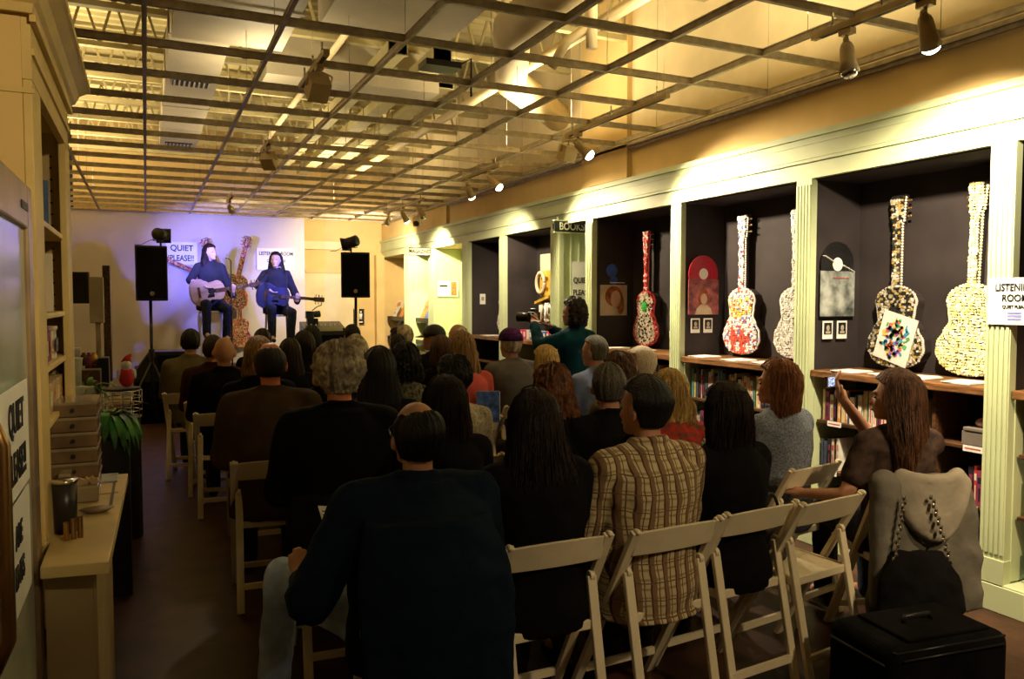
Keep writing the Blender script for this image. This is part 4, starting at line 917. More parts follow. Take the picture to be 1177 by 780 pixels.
# ================================================================ CHAIRS
def chair_parts(t):
    for s in (-1, 1):
        bm = BM(); bar(bm, (s*.195, -.21, .775), (s*.195, .22, 0), .022, .040, (1, 0, 0)); ell(bm, (s*.195, -.21, .775), (.011, .02, .012), 10); finish(bm, 'front_leg', 'chair_white', t, bevel=.004)
        bm = BM(); bar(bm, (s*.172, -.125, .60), (s*.172, -.25, 0), .020, .038, (1, 0, 0)); cyl(bm, (s*.172, -.125, .60), .019, .020, 16, 'x'); finish(bm, 'rear_leg', 'chair_white', t, bevel=.004)
        bm = BM(); cyl(bm, (s*.184, -.122, .585), .008, .012, 8, 'x'); finish(bm, 'hinge_bolt', 'chrome', t)
    # curved top rail
    bm = BM(); n = 10; rows = []
    for k in range(n+1):
        x = -.185+.37*k/n; c = 1-(x/.185)**2; yy = -.205-.022*c
        zt = .768+.010*c; zb = .672+.004*c
        rows.append([bm.verts.new(p) for p in ((x, yy+.050-.0, zb), (x, yy+.034, zb), (x, yy-.008, zt), (x, yy+.008, zt))])
    for r, q in zip(rows, rows[1:]):
        for i in range(4): bm.faces.new((r[i], r[(i+1) % 4], q[(i+1) % 4], q[i]))
    bm.faces.new(rows[0][::-1]); bm.faces.new(rows[-1]); finish(bm, 'top_rail', 'chair_white', t, bevel=.003)
    bm = BM(); box(bm, -.165, .165, -.15, .22, .425, .445); v = box(bm, -.18, .18, -.16, -.145, .415, .45); box(bm, -.18, -.165, -.15, .225, .415, .45); box(bm, .165, .18, -.15, .225, .415, .45); box(bm, -.18, .18, .215, .235, .415, .45); finish(bm, 'seat', 'chair_white', t, bevel=.004)
    for (y, z) in ((-.225, .13), (.155, .12)):
        bm = BM(); box(bm, -.172, .172, y-.008, y+.008, z-.015, z+.015); finish(bm, 'stretcher', 'chair_white', t)
chair0 = thing('folding_chair', None, None); chair_parts(chair0); chair_used = [0]
def chair(x, y, rz, label):
    c = chair0 if not chair_used[0] else copy_tree(chair0); chair_used[0] = 1
    c.location = (x, y, 0); c.rotation_euler = (0, 0, rz); tag(c, label, 'chair', 'white folding chairs set out in rows'); return c
# ================================================================ PEOPLE
def remesh(bm, name, voxel, it=4, fac=.5, disp=None):
    bmesh.ops.recalc_face_normals(bm, faces=bm.faces)
    me = bpy.data.meshes.new('tmp'); bm.to_mesh(me); bm.free(); o = bpy.data.objects.new('tmp', me); COL.objects.link(o)
    r = o.modifiers.new('r', 'REMESH'); r.mode = 'VOXEL'; r.voxel_size = voxel; r.use_smooth_shade = True
    if it: s = o.modifiers.new('s', 'SMOOTH'); s.factor = fac; s.iterations = it
    bpy.context.view_layer.update()
    me2 = bpy.data.meshes.new_from_object(o.evaluated_get(bpy.context.evaluated_depsgraph_get()))
    bpy.data.objects.remove(o); bpy.data.meshes.remove(me); me2.name = name
    if disp:
        nv = [v.normal.copy() for v in me2.vertices]
        for v, n in zip(me2.vertices, nv): v.co += n*disp(v.co)
    for p in me2.polygons: p.use_smooth = True
    return me2
V = Vector
def head_m(H, yaw=0, pitch=0, roll=0):
    c = V((0, H['hy']-.015, H['nb']+.05))
    return Matrix.Translation(c) @ Euler((pitch, roll, yaw)).to_matrix().to_4x4() @ Matrix.Translation(-c)
def skel(top=1.33, fem=False, seat=.50, lean=.0, arms=None, legs=None, wide=1.):
    k = 1.0; nb = top-.255; sw = (.158 if fem else .182)*wide
    H = dict(top=top, nb=nb, hy=lean+.03, sw=sw, fem=fem, lean=lean, seat=seat, wide=wide)
    sh = nb-.075
    H['shL'] = V((-sw, lean, sh)); H['shR'] = V((sw, lean, sh))
    H['elL'] = V((-sw-.055, lean+.07, sh-.27)); H['elR'] = V((sw+.055, lean+.07, sh-.27))
    H['wrL'] = V((-.10, .28, seat+.13)); H['wrR'] = V((.10, .28, seat+.13))
    H['haL'] = V((-.055, .345, seat+.115)); H['haR'] = V((.055, .345, seat+.115))
    H['hipL'] = V((-.09, 0, seat)); H['hipR'] = V((.09, 0, seat)); H['knL'] = V((-.12, .44, seat+.01)); H['knR'] = V((.12, .44, seat+.01))
    H['anL'] = V((-.12, .42, .09)); H['anR'] = V((.12, .42, .09))
    for d in (arms, legs):
        if d: H.update({q: V(p) for q, p in d.items()})
    return H
def hand(bm, wr, ha, side, curl=.5):
    d = (ha-wr).normalized(); s, u = frame_of(d); 
    if side < 0: s = -s
    cap(bm, wr, wr+d*.03, .024, .030); 
    palm = wr+d*.055
    for i in range(4):
        o = s*(-.027+.018*i); base = palm+o+d*.025; L = (.060, .072, .068, .052)[i]
        cap(bm, wr+d*.02+o*.6, base, .014, .0115, 8)
        p1 = base+(d*cos(curl*.5)-u*sin(curl*.5))*L*.5; p2 = p1+(d*cos(curl*1.4)-u*sin(curl*1.4))*L*.55
        cap(bm, base, p1, .0105, .0095, 8); cap(bm, p1, p2, .0095, .008, 8)
    th = wr+d*.02-s*.028; t1 = th-s*.028+d*.025-u*.01; cap(bm, th, t1, .014, .011, 8); cap(bm, t1, t1+d*.03-u*.008, .011, .009, 8)
def torso_rings(H, e=0.):
    L = H['lean']; s = H['seat']; nb = H['nb']; w_ = H['wide']; f = H['fem']
    hipz = s-.07; T = nb-hipz
    A = [(0, (.185 if f else .178), .13), (.12, (.188 if f else .178), .135), (.30, (.150 if f else .170), .115), (.5, (.145 if f else .172), .115), (.70, (.155 if f else .185), .125), (.84, (.160 if f else .185), .112), (.93, .115, .085), (1.0, .066, .062)]
    return [(0, L*min(1, max(0, t))*1.0, hipz+T*t, (rx*w_ if t < .95 else rx)+e, ry*(1 if t > .9 else w_)+e) for t, rx, ry in A]
def head_prims(bm, H, M4):
    z = H['top']; y = H['hy']
    st = len(bm.verts); bm.verts.ensure_lookup_table()
    g = .94 if H['fem'] else 1.
    ell(bm, (0, y-.008, z-.108), (.074*g, .094*g, .106), 24); ell(bm, (0, y+.028, z-.150), (.058*g, .066, .078), 20)
    ell(bm, (0, y+.065, z-.208), (.028*g, .026, .022), 12); ell(bm, (0, y+.050, z-.205), (.045*g, .035, .022), 12)
    cap(bm, (0, y+.084, z-.115), (0, y+.098, z-.150), .009, .011, 10); ell(bm, (0, y+.092, z-.154), (.016, .010, .008), 10)
    ell(bm, (0, y+.083, z-.098), (.045*g, .012, .008), 12); ell(bm, (0, y+.086, z-.181), (.022, .012, .010), 10)
    for s in (-1, 1): ell(bm, (s*.083*g, y-.014, z-.130), (.011, .021, .031), 12, rot=(0, 0, s*.5)); ell(bm, (s*.038*g, y+.066, z-.145), (.020, .016, .018), 10)
    bm.verts.ensure_lookup_table()
    for v in bm.verts[st:]: v.co = M4 @ v.co
    cap(bm, (0, H['lean'], H['nb']-.03), M4 @ V((0, y-.022, z-.19)), .052*g, .050*g, 16)
def skin_mesh(H, M4, voxel, fingers=True):
    bm = BM(); head_prims(bm, H, M4); r = torso_rings(H, -.022)
    loft(bm, r, 20)
    for s, q in ((-1, 'L'), (1, 'R')):
        cap(bm, (s*.05, H['lean'], H['nb']-.035), H['sh'+q], .035, .040); cap(bm, H['sh'+q], H['el'+q], .042, .036); cap(bm, H['el'+q], H['wr'+q], .036, .024)
        hand(bm, H['wr'+q], H['ha'+q], s, H.get('curl'+q, .6))
        cap(bm, H['hip'+q], H['kn'+q], .068, .050); cap(bm, H['kn'+q], H['an'+q], .048, .032); cap(bm, H['an'+q], H['an'+q]+V((0, .14, -.045)), .032, .026)
    return remesh(bm, 'person_skin', voxel, 3)
def wr(seed, amp, fr=9):
    def f(co):
        p = V((co.x*fr, co.y*fr, co.z*fr*.8+seed*7)); a = noise.noise(p); b = noise.noise(p*2.3+V((3, 1, seed)))
        return amp*((1-abs(a)*2)*.6+b*.5)
    return f
def top_mesh(H, voxel, seed=1, sleeve=1., hem=None, loose=.0, collar=True, amp=.006, puff=.012, low=False, tail=0):
    bm = BM(); rg = torso_rings(H, .008+loose)
    if low: rg = rg[:-1]+[(rg[-1][0], rg[-1][1], rg[-1][2]-.02, .075, .065)]
    if hem is not None: rg = [(0, -.01, hem, rg[0][3]+.015, rg[0][4]+.01)]+rg
    loft(bm, rg, 28)
    if tail: loft(bm, [(0, -.235, tail, .235, .06), (0, -.24, .60, .24, .06), (0, -.20, .76, .245, .08), (0, -.12, .92, .20, .08)], 28)
    for s, q in ((-1, 'L'), (1, 'R')):
        cap(bm, (s*.055, H['lean'], H['nb']-.03), H['sh'+q], .044+loose*.4, .060+loose*.6); 
        if sleeve > .5:
            cap(bm, H['sh'+q], H['el'+q], .062+loose*.6, .052+loose*.6); w2 = H['el'+q].lerp(H['wr'+q], (sleeve-.5)*2*.97); cap(bm, H['el'+q], w2, .052+loose*.6, .037+loose*.5)
        else: cap(bm, H['sh'+q], H['sh'+q].lerp(H['el'+q], sleeve*2), .062, .060)
    if collar:
        for k in range(16):
            a = 2*pi*k/16; b = 2*pi*(k+1)/16; zc = H['nb']+.012
            cap(bm, (.064*cos(a), H['lean']+.002+.06*sin(a), zc-.012*sin(a)), (.064*cos(b), H['lean']+.002+.06*sin(b), zc-.012*sin(b)), .017, .017, 8)
    return remesh(bm, 'top', voxel, 5, disp=wr(seed, amp))
def pants_mesh(H, voxel, seed=1, amp=.005):
    bm = BM(); s0 = H['seat']; e = .004
    loft(bm, [(0, -.005, s0-.085, .16, .12), (0, -.005, s0-.03, .195, .145), (0, 0, s0+.04, .185, .138), (0, 0, s0+.12, .165, .122)], 24)
    for q in 'LR':
        cap(bm, H['hip'+q], H['kn'+q], .088, .068); cap(bm, H['kn'+q], H['an'+q], .066, .055)
    return remesh(bm, 'trousers', voxel, 4, disp=wr(seed+4, amp, 11))
def shoe_mesh(H, q, voxel=.012):
    bm = BM()
    if 1:
        a = H['an'+q]; f = 1 if a.z > .2 else 0
        cap(bm, a+V((0, -.03, -.045)), a+V((0, .15, -.055)), .036, .032)
        cap(bm, a+V((0, -.02, .0)), a+V((0, .0, -.03)), .042, .042)
    m = remesh(bm, 'shoes', voxel, 2); return m
def hair_mesh(H, M4, style, vol=.012, L=.3, W_=.12, ridge=.006, seed=1, nth=84, top=True, back=.03, curl=0., phb=56):
    """style short|long|bald ; closed shell around the head, swept down behind"""
    c = V((0, H['hy']-.012, H['top']-.108)); g = .94 if H['fem'] else 1.; R = V((.077*g+vol, .097*g+vol, .107+vol*.8)); bm = BM(); rows = []
    def nz(x, y, z): return noise.noise(V((x, y, z+seed*5.3)))
    end = c.z-.075
    spec = []
    nphi = 16 if curl < .5 else 36
    if curl >= .5: nth = 130
    ph1 = R_(128) if style != 'long' else R_(95)
    ph0 = R_(phb) if style == 'bald' else R_(3)
    for i in range(nphi+1):
        ph = ph0+(ph1-ph0)*i/nphi; spec.append(('s', ph))
    if style == 'long':
        nl = 22
        for i in range(1, nl+1): spec.append(('d', i/nl))
    for ri, (k, t_) in enumerate(spec):
        row = []
        for j in range(nth):
            t = t_
            th = 2*pi*j/nth; ct, sn = cos(th), sin(th)
            if k == 's':
                if style == 'bald':
                    p0 = R_(phb+20*sn+5*nz(ct*3, sn*3, 9)); t = p0+(ph1-p0)*ri/nphi
                x = R.x*sin(t)*ct; y = R.y*sin(t)*sn; z = R.z*cos(t)
                a = 1.
                if style == 'bald': a = min(1., .93+.10*(ri/5.)) if ri < 5 else 1.
                if style != 'long' and t > R_(80): q_ = min(1, (t-R_(80))/R_(40)); sh_ = 1-(vol-.004)*q_/.09; x *= sh_; y *= sh_
                x *= a; y *= a; z = z*(a if style == 'bald' else 1)
            else:
                s = t*t*(3-2*t); s0 = sin(R_(95))
                rx = R.x*s0+(W_-R.x)*min(1, t*1.6); ry = R.y*s0+(.065-R.y)*min(1, t*1.3)
                ll = L*(1+.10*nz(ct*4, sn*4, 2)); x = rx*ct; y = ry*sn-back*min(1, t*1.5); z = R.z*cos(R_(95))-t*ll
                if t > .85: q = 1-(t-.85)/.15*.45; x *= .6+.4*q; y = (y+back)*q-back
            zz = z
            # keep the face clear
            front = max(0., sn)
            lim = .012+.12*max(0., min(1., (zz-.052)/.030)) if style != 'short' and style != 'bald' else (-.010+.13*max(0., min(1., (zz-.050)/.028)) if zz > -.005 else -.022)
            if style == 'bald' : lim = -.0 if zz > .0 else -.022
            if y > lim: 
                y = lim+(y-lim)*.04
                if k == 's' and zz < .05: x *= .985
            # locks of hair
            am = ridge*(1 if k == 's' else 1.6)
            f = nz(ct*7+z*1.5, sn*7, z*2.2)+.5*nz(ct*17, sn*17, z*4)
            if curl: f += curl*nz(ct*9, sn*9, z*42)*1.6+curl*.8*nz(ct*22, sn*22, z*90)
            rr = math.hypot(x, y)+1e-6; m = 1+am*f/max(rr, .04)
            row.append(M4 @ V((c.x+x*m, c.y+y*m, c.z+z+(am*f if k == 's' and t < 1 else 0))))
        rows.append(row)
    vs = [[bm.verts.new(p) for p in r] for r in rows]
    skin_rings(bm, vs, cap=False)
    for r, zo in ((vs[0], .004), (vs[-1], .03)):
        cc = V((0, 0, 0))
        for v in r: cc += v.co
        cc /= len(r)
        if style == 'bald' and r is vs[0]: cc = M4 @ (c+V((0, 0, .03)))
        m = bm.verts.new(cc+V((0, 0, zo if style != 'bald' or r is not vs[0] else 0)))
        for i in range(nth): f = bm.faces.new((m, r[(i+1) % nth], r[i])); f.smooth = True
    bmesh.ops.recalc_face_normals(bm, faces=bm.faces)
    me = bpy.data.meshes.new('hair'); bm.to_mesh(me); bm.free(); return me
def strands_mesh(H, M4, n, L, W_, seed, back=.03, vol=.012):
    "loose strands lying over a long hair shell"
    rnd = random.Random(seed); c = V((0, H['hy']-.012, H['top']-.108)); R = V((.077+vol, .097+vol, .107+vol)); bm = BM()
    for k in range(n):
        th = rnd.uniform(pi*.93, 2.07*pi); ct, sn = cos(th), sin(th); pts = []; wig = rnd.uniform(-.01, .01); s0 = rnd.uniform(.2, .9); ll = L*rnd.uniform(.7, 1.12)
        for i in range(9):
            t = i/8
            if t < .35:
                ph = R_(20+75*(t/.35)*1.0)*(1-.0*s0); x = R.x*sin(ph)*ct; y = R.y*sin(ph)*sn; z = R.z*cos(ph)
            else:
                q = (t-.35)/.65; rx = R.x+(W_-R.x)*min(1, q*1.6); ry = R.y+(.065-R.y)*min(1, q*1.3); x = rx*ct; y = ry*sn-back*min(1, q*1.5); z = R.z*cos(R_(95))-q*ll
            e = 1.03+.03*sin(i*1.3+k); pts.append(M4 @ V((c.x+x*e+wig*t*sin(i), c.y+y*e, c.z+z)))
        tube(bm, pts, [.0013]*7+[.0010, .0004], 3)
    me = bpy.data.meshes.new('strands'); bm.to_mesh(me); bm.free(); return me
CACHE = {}
def key(*a): return repr(a)
def ob(name, me, m, parent):
    c = bpy.data.objects.new(name, me); COL.objects.link(c); c.parent = parent
    if not me.materials: me.materials.append(M[m])
    c.material_slots[0].link = 'OBJECT'; c.material_slots[0].material = M[m]; return c
def person(x, y, top, rz, label, hair, hmat, topm, fem=False, skin='skin', yaw=0, pitch=0, pants='dark_trousers', lean=.0, vox=.0135, own=None, H=None, sleeve=1., loose=.006, collar=True, hk=None, group=None, seed=1, strands=0, glasses=False, z0=0, topk=None):
    """seated unless H says otherwise; the shared crowd bodies are scaled a little to each person's height"""
    std = 1.33 if not fem else 1.29
    t = thing('person', label, 'person', (x, y, z0), rz, group)
    if H is None:
        sc = top/std; t.scale = (sc, sc, sc); H = skel(std, fem, lean=lean)
    M4 = head_m(H, yaw, pitch); k0 = key(fem, yaw, pitch, lean, vox, own)
    if ('s', k0) not in CACHE: CACHE[('s', k0)] = skin_mesh(H, M4, vox)
    body = ob('body', CACHE[('s', k0)], skin, t)
    kt = ('t', k0, sleeve, loose, collar, seed % 3, repr(topk))
    if kt not in CACHE: CACHE[kt] = top_mesh(H, vox, seed % 3, sleeve, loose=loose, collar=collar, **(topk or {}))
    ob('top', CACHE[kt], topm, t)
    kp = ('p', key(fem, vox, own, lean if own else 0), )
    if kp not in CACHE: CACHE[kp] = (pants_mesh(H, vox), shoe_mesh(H, 'L'), shoe_mesh(H, 'R'))
    ob('trousers', CACHE[kp][0], pants, t); ob('shoe', CACHE[kp][1], 'shoe', t); ob('shoe', CACHE[kp][2], 'shoe', t)
    hk = dict(hk or {})
    if hair == 'short': q = dict(style='short', vol=.010)
    elif hair == 'long': q = dict(style='long', L=.30, W_=.12, vol=.016)
    elif hair == 'bob': q = dict(style='long', L=.13, W_=.105, vol=.020, back=.015)
    elif hair == 'bald': q = dict(style='bald', vol=.006, ridge=.003)
    elif hair == 'curly': q = dict(style='short', vol=.030, ridge=.010, curl=.7)
    elif hair == 'longcurl': q = dict(style='long', L=.24, W_=.14, vol=.025, ridge=.011, curl=.5)
    elif hair == 'none': q = None
    if q:
        q.update(hk); kh = ('h', key(fem, yaw, pitch, lean, own, seed), repr(sorted(q.items())))
        if kh not in CACHE: CACHE[kh] = hair_mesh(H, M4, seed=seed, **q)
        h = ob('hair', CACHE[kh], hmat, t)
        if strands: ob('loose_strands', strands_mesh(H, M4, strands, q.get('L', .2), q.get('W_', .1), seed, q.get('back', .03), q['vol']), hmat, h)['kind'] = 'stuff'
    # eyes
    bm = BM()
    for s in (-1, 1):
        p = M4 @ V((s*.031, H['hy']+.073, H['top']-.120)); ell(bm, p, (.011, .008, .006), 10)
    me = bpy.data.meshes.new('eyes'); bm.to_mesh(me); bm.free(); ob('eyes', me, 'eye', t)
    if vox < .011:
        bm = BM(); p = M4 @ V((0, H['hy']+.090, H['top']-.183)); ell(bm, p, (.020, .006, .006), 12); me = bpy.data.meshes.new('lips'); bm.to_mesh(me); bm.free(); ob('lips', me, 'lips', t)
    if glasses:
        bm = BM(); P = lambda x_, y_, z_: M4 @ V((x_, H['hy']+y_, H['top']+z_))
        for s in (-1, 1):
            tube(bm, [P(s*.032+.022*cos(a*pi/8), .104, -.118+.016*sin(a*pi/8)) for a in range(17)], .0015, 5); tube(bm, [P(s*.054, .102, -.115), P(s*.080, .02, -.115), P(s*.082, -.015, -.120)], .0018, 5)
        me = bpy.data.meshes.new('glasses'); bm.to_mesh(me); bm.free(); ob('glasses', me, 'black', t)
    return t, H, M4
# aim a seated person from (x, y) at the performers
def look(x, y, tx=1.35, ty=12.5): return math.atan2(-(tx-x), ty-y)
crowd = [
 # x, y, top, hair, hair mat, clothes, female, skin, label, chair label, extras
 (.36, 7.75, 1.34, 'short', 'hair_black', 'olive_shirt', 0, 'skin', 'man with short black hair in an olive shirt, front row at the left end', {}),
 (.50, 7.0, 1.31, 'short', 'hair_dark_brown', 'maroon_knit', 0, 'skin', 'dark-haired person in a maroon sweater beside the shaven-headed man', {}),
 (.53, 6.3, 1.33, 'none', None, 'black_knit', 0, 'skin', 'shaven-headed man in black seated at the aisle', {}),
 (.66, 5.3, 1.36, 'bob', 'hair_honey', 'black_knit', 1, 'skin', 'woman with short honey-brown hair behind the shaven-headed man', {'seed': 2}),
 (.60, 4.35, 1.38, 'bald', 'hair_black', 'brown_jacket', 0, 'skin_red', 'balding man in a brown jacket, the red crown of his head shining', {'loose': .03, 'pants': 'dark_jeans'}),
 (1.02, 7.9, 1.33, 'short', 'hair_dark_brown', 'black_knit', 0, 'skin', 'dark-haired person in black below the two performers', {'seed': 4}),
 (1.02, 6.3, 1.30, 'long', 'hair_dark_brown', 'black_knit', 1, 'skin', 'woman with dark hair two heads left of the curly grey man, farther forward', {'seed': 5}),
 (1.26, 7.0, 1.33, 'bob', 'hair_dark_brown', 'black_knit', 1, 'skin', 'dark bobbed woman in front of the yellow-blond woman', {'seed': 6}),
 (1.48, 7.8, 1.35, 'long', 'hair_black', 'black_knit', 1, 'skin', 'black-haired woman in the front row left of the mixing desk', {'seed': 7}),
 (1.98, 8.2, 1.35, 'short', 'hair_black', 'dark_blue_top', 0, 'skin', 'dark-haired person in dark blue directly under the right loudspeaker', {'seed': 8}),
 (2.62, 8.7, 1.29, 'short', 'hair_black', 'black_knit', 0, 'skin', 'dark head in black right of the speaker pole', {'seed': 9}),
 (1.40, 5.7, 1.34, 'bob', 'hair_grey', 'black_knit', 1, 'skin', 'person with grey layered hair in front of the black-haired woman', {'seed': 10, 'hk': {'L': .10, 'ridge': .01}}),
 (2.42, 7.75, 1.35, 'short', 'hair_grey', 'white_knit', 0, 'skin', 'grey-haired man by the last pale magazine bay', {'seed': 11}),
 (2.12, 7.0, 1.29, 'short', 'hair_black', 'white_knit', 0, 'skin', 'man with short black hair and a white collar before the grey-haired man', {'seed': 12}),
 (2.52, 7.1, 1.36, 'short', 'hair_black', 'black_knit', 0, 'skin', 'man in a dark peaked cap turned half left', {'seed': 13, 'yaw': .9, 'cap': 'black'}),
 (3.0, 7.7, 1.36, 'bald', 'hair_grey', 'khaki', 0, 'skin', 'older balding man at the far right beside the poster bay', {'seed': 14, 'yaw': .5}),
 (1.50, 4.80, 1.32, 'longcurl', 'hair_black', 'dark_floral', 1, 'skin', 'woman with dark curls in a mottled patterned top', {'seed': 15, 'hk': {'L': .12, 'W_': .11}}),
 (2.20, 6.05, 1.31, 'bob', 'hair_brown', 'black_knit', 1, 'skin', 'woman with short brown hair left of the one in pink', {'seed': 16}),
 (2.08, 5.25, 1.37, 'long', 'hair_honey', 'pink_top', 1, 'skin', 'woman with straight honey-blond hair and a salmon pink top', {'seed': 17, 'hk': {'L': .22}}),
 (2.70, 5.75, 1.37, 'short', 'hair_grey', 'grey_shirt', 0, 'skin', 'broad man in a purple cap and grey shirt', {'seed': 18, 'cap': 'purple_cap', 'loose': .03}),
 (1.53, 4.0, 1.28, 'curly', 'hair_black', 'white_knit', 1, 'skin', 'woman with a rounded mass of black hair and a cream knitted top', {'seed': 19, 'hk': {'vol': .035}}),
 (1.01, 4.75, 1.34, 'bob', 'hair_blond', 'black_knit', 1, 'skin', 'woman with yellow-blond hair just beyond the curly grey man', {'seed': 20}),
 (1.12, 4.05, 1.35, 'long', 'hair_black', 'black_knit', 1, 'skin', 'woman with long black hair right of the curly grey man', {'seed': 21, 'hk': {'L': .34, 'W_': .13}}),
 (2.55, 4.85, 1.28, 'bob', 'hair_blond', 'black_knit', 1, 'skin', 'blond woman before the pale post of the passage', {'seed': 22}),
 (3.05, 5.0, 1.34, 'short', 'hair_salt', 'blue_shirt', 0, 'skin', 'grey-haired man in glasses wearing a periwinkle blue shirt', {'seed': 23, 'glasses': True, 'yaw': .25}),
 (2.64, 4.05, 1.27, 'longcurl', 'hair_brown', 'khaki', 1, 'skin', 'woman with long wavy brown hair before the white-haired person', {'seed': 24}),
 (2.95, 4.25, 1.30, 'short', 'hair_white', 'black_knit', 0, 'skin_pale', 'person with smooth white hair below the red-edged guitar', {'seed': 25, 'hk': {'vol': .014, 'ridge': .002}, 'yaw': .3}),
]
crowd_lab = ['folding chair under the man in the olive shirt', 'folding chair under the person in maroon', 'folding chair under the shaven-headed man', 'folding chair under the honey-brown haired woman', 'folding chair under the man in the brown jacket']
for i, (x, y, top, hair, hm, cl, fem, sk, label, ex) in enumerate(crowd):
    ex = dict(ex); capm = ex.pop('cap', None); rz = look(x, y)
    t, H, M4 = person(x, y, top, rz, label, hair, hm, cl, bool(fem), sk, vox=.014, **ex)
    if capm:
        bm = BM(); c = V((0, H['hy']-.010, H['top']-.085)); rings = []
        for k in range(9):
            ph = R_(4+88*k/8); rings.append([bm.verts.new(M4 @ (c+V((.094*sin(ph)*cos(a*pi/16), .112*sin(ph)*sin(a*pi/16), .105*cos(ph))))) for a in range(32)])
        skin_rings(bm, rings)
        pk = []
        for a in range(13):
            th = R_(20+140*a/12); pk.append((M4 @ (c+V((.09*cos(th), .10*sin(th), .0))), M4 @ (c+V((.085*cos(th), .11*sin(th)+.075*sin(th)**2, -.02)))))
        if capm == 'black':
            pv = None
            for p, q in pk:
                a_, b_, c_, d_ = bm.verts.new(p), bm.verts.new(q), bm.verts.new(q+V((0, 0, .005))), bm.verts.new(p+V((0, 0, .006)))
                if pv: bm.faces.new((pv[0], a_, b_, pv[1])); bm.faces.new((pv[3], pv[2], c_, d_)); bm.faces.new((pv[1], b_, c_, pv[2]))
                pv = (a_, b_, c_, d_)
        me = bpy.data.meshes.new('cap'); bmesh.ops.recalc_face_normals(bm, faces=bm.faces); bm.to_mesh(me); bm.free(); ob('cap', me, capm, t)
    f = V((-sin(rz), cos(rz)))
    cl_ = label.split(' in ')[0] if False else None
    chair(x-f.x*(-.02), y+f.y*.02, rz, 'white folding chair under the '+' '.join(label.split()[:11]).replace(',', ''))
# ---------------------------------------------------------------- nearer people
def seat_chair(x, y, rz, label): f = V((-sin(rz), cos(rz))); return chair(x+f.x*.02, y+f.y*.02, rz, label)
def toloc(t, p):
    m = Matrix.Translation(t[0]) @ Matrix.Rotation(t[1], 4, 'Z'); return m.inverted() @ V(p)
# grey curly man, black jacket
rz = look(.76, 3.4)
person(.76, 3.40, 1.40, rz, 'man with thick curly grey hair in a black jacket', 'curly', 'hair_grey', 'black_knit', skin='skin_red', vox=.010, loose=.03, seed=31, hk={'vol': .034, 'ridge': .012, 'curl': .9}, pants='dark_jeans')
seat_chair(.76, 3.40, rz, 'white folding chair under the curly grey-haired man')
# dark-haired woman, second row
rz = look(1.19, 3.2); person(1.19, 3.22, 1.26, rz, 'woman with long dark brown hair in black, right of the bald spot', 'long', 'hair_dark_brown', 'black_knit', True, vox=.011, seed=32, strands=220, hk={'L': .26, 'W_': .115, 'vol': .024}); seat_chair(1.19, 3.22, rz, 'white folding chair under the second-row woman with dark brown hair')
# red curls woman
rz = look(1.80, 3.35); person(1.80, 3.35, 1.28, rz, 'woman with reddish frizzy curls in a black shawl', 'longcurl', 'hair_red_curl', 'black_knit', True, vox=.012, seed=33, loose=.03, hk={'L': .17, 'W_': .12, 'vol': .026}); seat_chair(1.80, 3.35, rz, 'white folding chair under the woman with reddish curls')
# grey-black man with ears
rz = look(2.04, 3.25); person(2.06, 3.25, 1.29, rz-.05, 'man with short grey-flecked black hair in a black fleece', 'short', 'hair_salt', 'black_knit', vox=.010, seed=34, loose=.02, yaw=-.3, hk={'vol': .016}); seat_chair(2.06, 3.25, rz, 'white folding chair under the man with grey-flecked hair')
# blond woman, red print, hand to her chin
x, y = 2.45, 3.28; rz = look(x, y)
H = skel(1.24, True, arms={'elR': (.20, .22, .78), 'wrR': (.12, .24, .98), 'haR': (.07, .20, 1.04)})
person(x, y, 1.24, rz, 'blond woman in a red print top resting her chin on her hand', 'long', 'hair_blond', 'red_print', True, vox=.011, own='blondR', H=H, seed=35, hk={'L': .16, 'W_': .13, 'vol': .02}, yaw=-.4, strands=120); seat_chair(x, y, rz, 'white folding chair under the blond woman in red print')
# auburn woman
rz = look(2.98, 3.05); person(2.98, 3.05, 1.29, rz, 'woman with auburn hair in a heathered grey sweater', 'long', 'hair_auburn', 'grey_sweater', True, vox=.010, seed=36, loose=.015, strands=350, hk={'L': .20, 'W_': .115, 'vol': .022}, pants='dark_jeans', yaw=.35); seat_chair(3.0, 3.05, rz, 'white folding chair under the auburn-haired woman')
# blue jacket man
x, y = .80, 2.42; rz = look(x, y)
H = skel(1.27, lean=.02, wide=1.12, arms={'elL': (-.36, -.06, .69), 'wrL': (-.35, .14, .67), 'haL': (-.36, .22, .70)}, legs={'knL': (-.40, .38, .62), 'anL': (-.44, .46, .12), 'knR': (.14, .44, .53)})
person(x, y, 1.27, rz, 'balding dark-haired man in a dark blue fleece and faded jeans', 'bald', 'hair_black', 'navy_fleece', vox=.009, own='bj', H=H, seed=37, loose=.035, pants='jeans', hk={'vol': .014, 'ridge': .006, 'phb': 53}, pitch=.10, yaw=.15, glasses=True, topk={'amp': .010, 'tail': .34}); seat_chair(x, y, rz, 'white folding chair under the man in the dark blue fleece')
# long dark hair woman
x, y = 1.28, 2.52; rz = look(x, y); person(x, y, 1.27, rz, 'woman in black whose dark hair falls down her whole back', 'long', 'hair_dark_brown', 'black_knit', True, vox=.010, seed=38, loose=.03, strands=800, hk={'L': .52, 'W_': .15, 'vol': .020, 'back': .085}); seat_chair(x, y-.0, rz, 'white folding chair under the woman whose hair falls down her back')
# plaid man
x, y = 1.76, 2.50; rz = look(x, y); H = skel(1.30, wide=1.10)
person(x, y, 1.30, rz, 'man with black hair in a tan and brown plaid shirt', 'short', 'hair_black', 'plaid_shirt', vox=.009, own='plaid', H=H, seed=39, loose=.012, hk={'vol': .022, 'ridge': .004}, yaw=.30, topk={'amp': .008, 'hem': .40}); seat_chair(x, y, rz, 'white folding chair under the man in the plaid shirt')
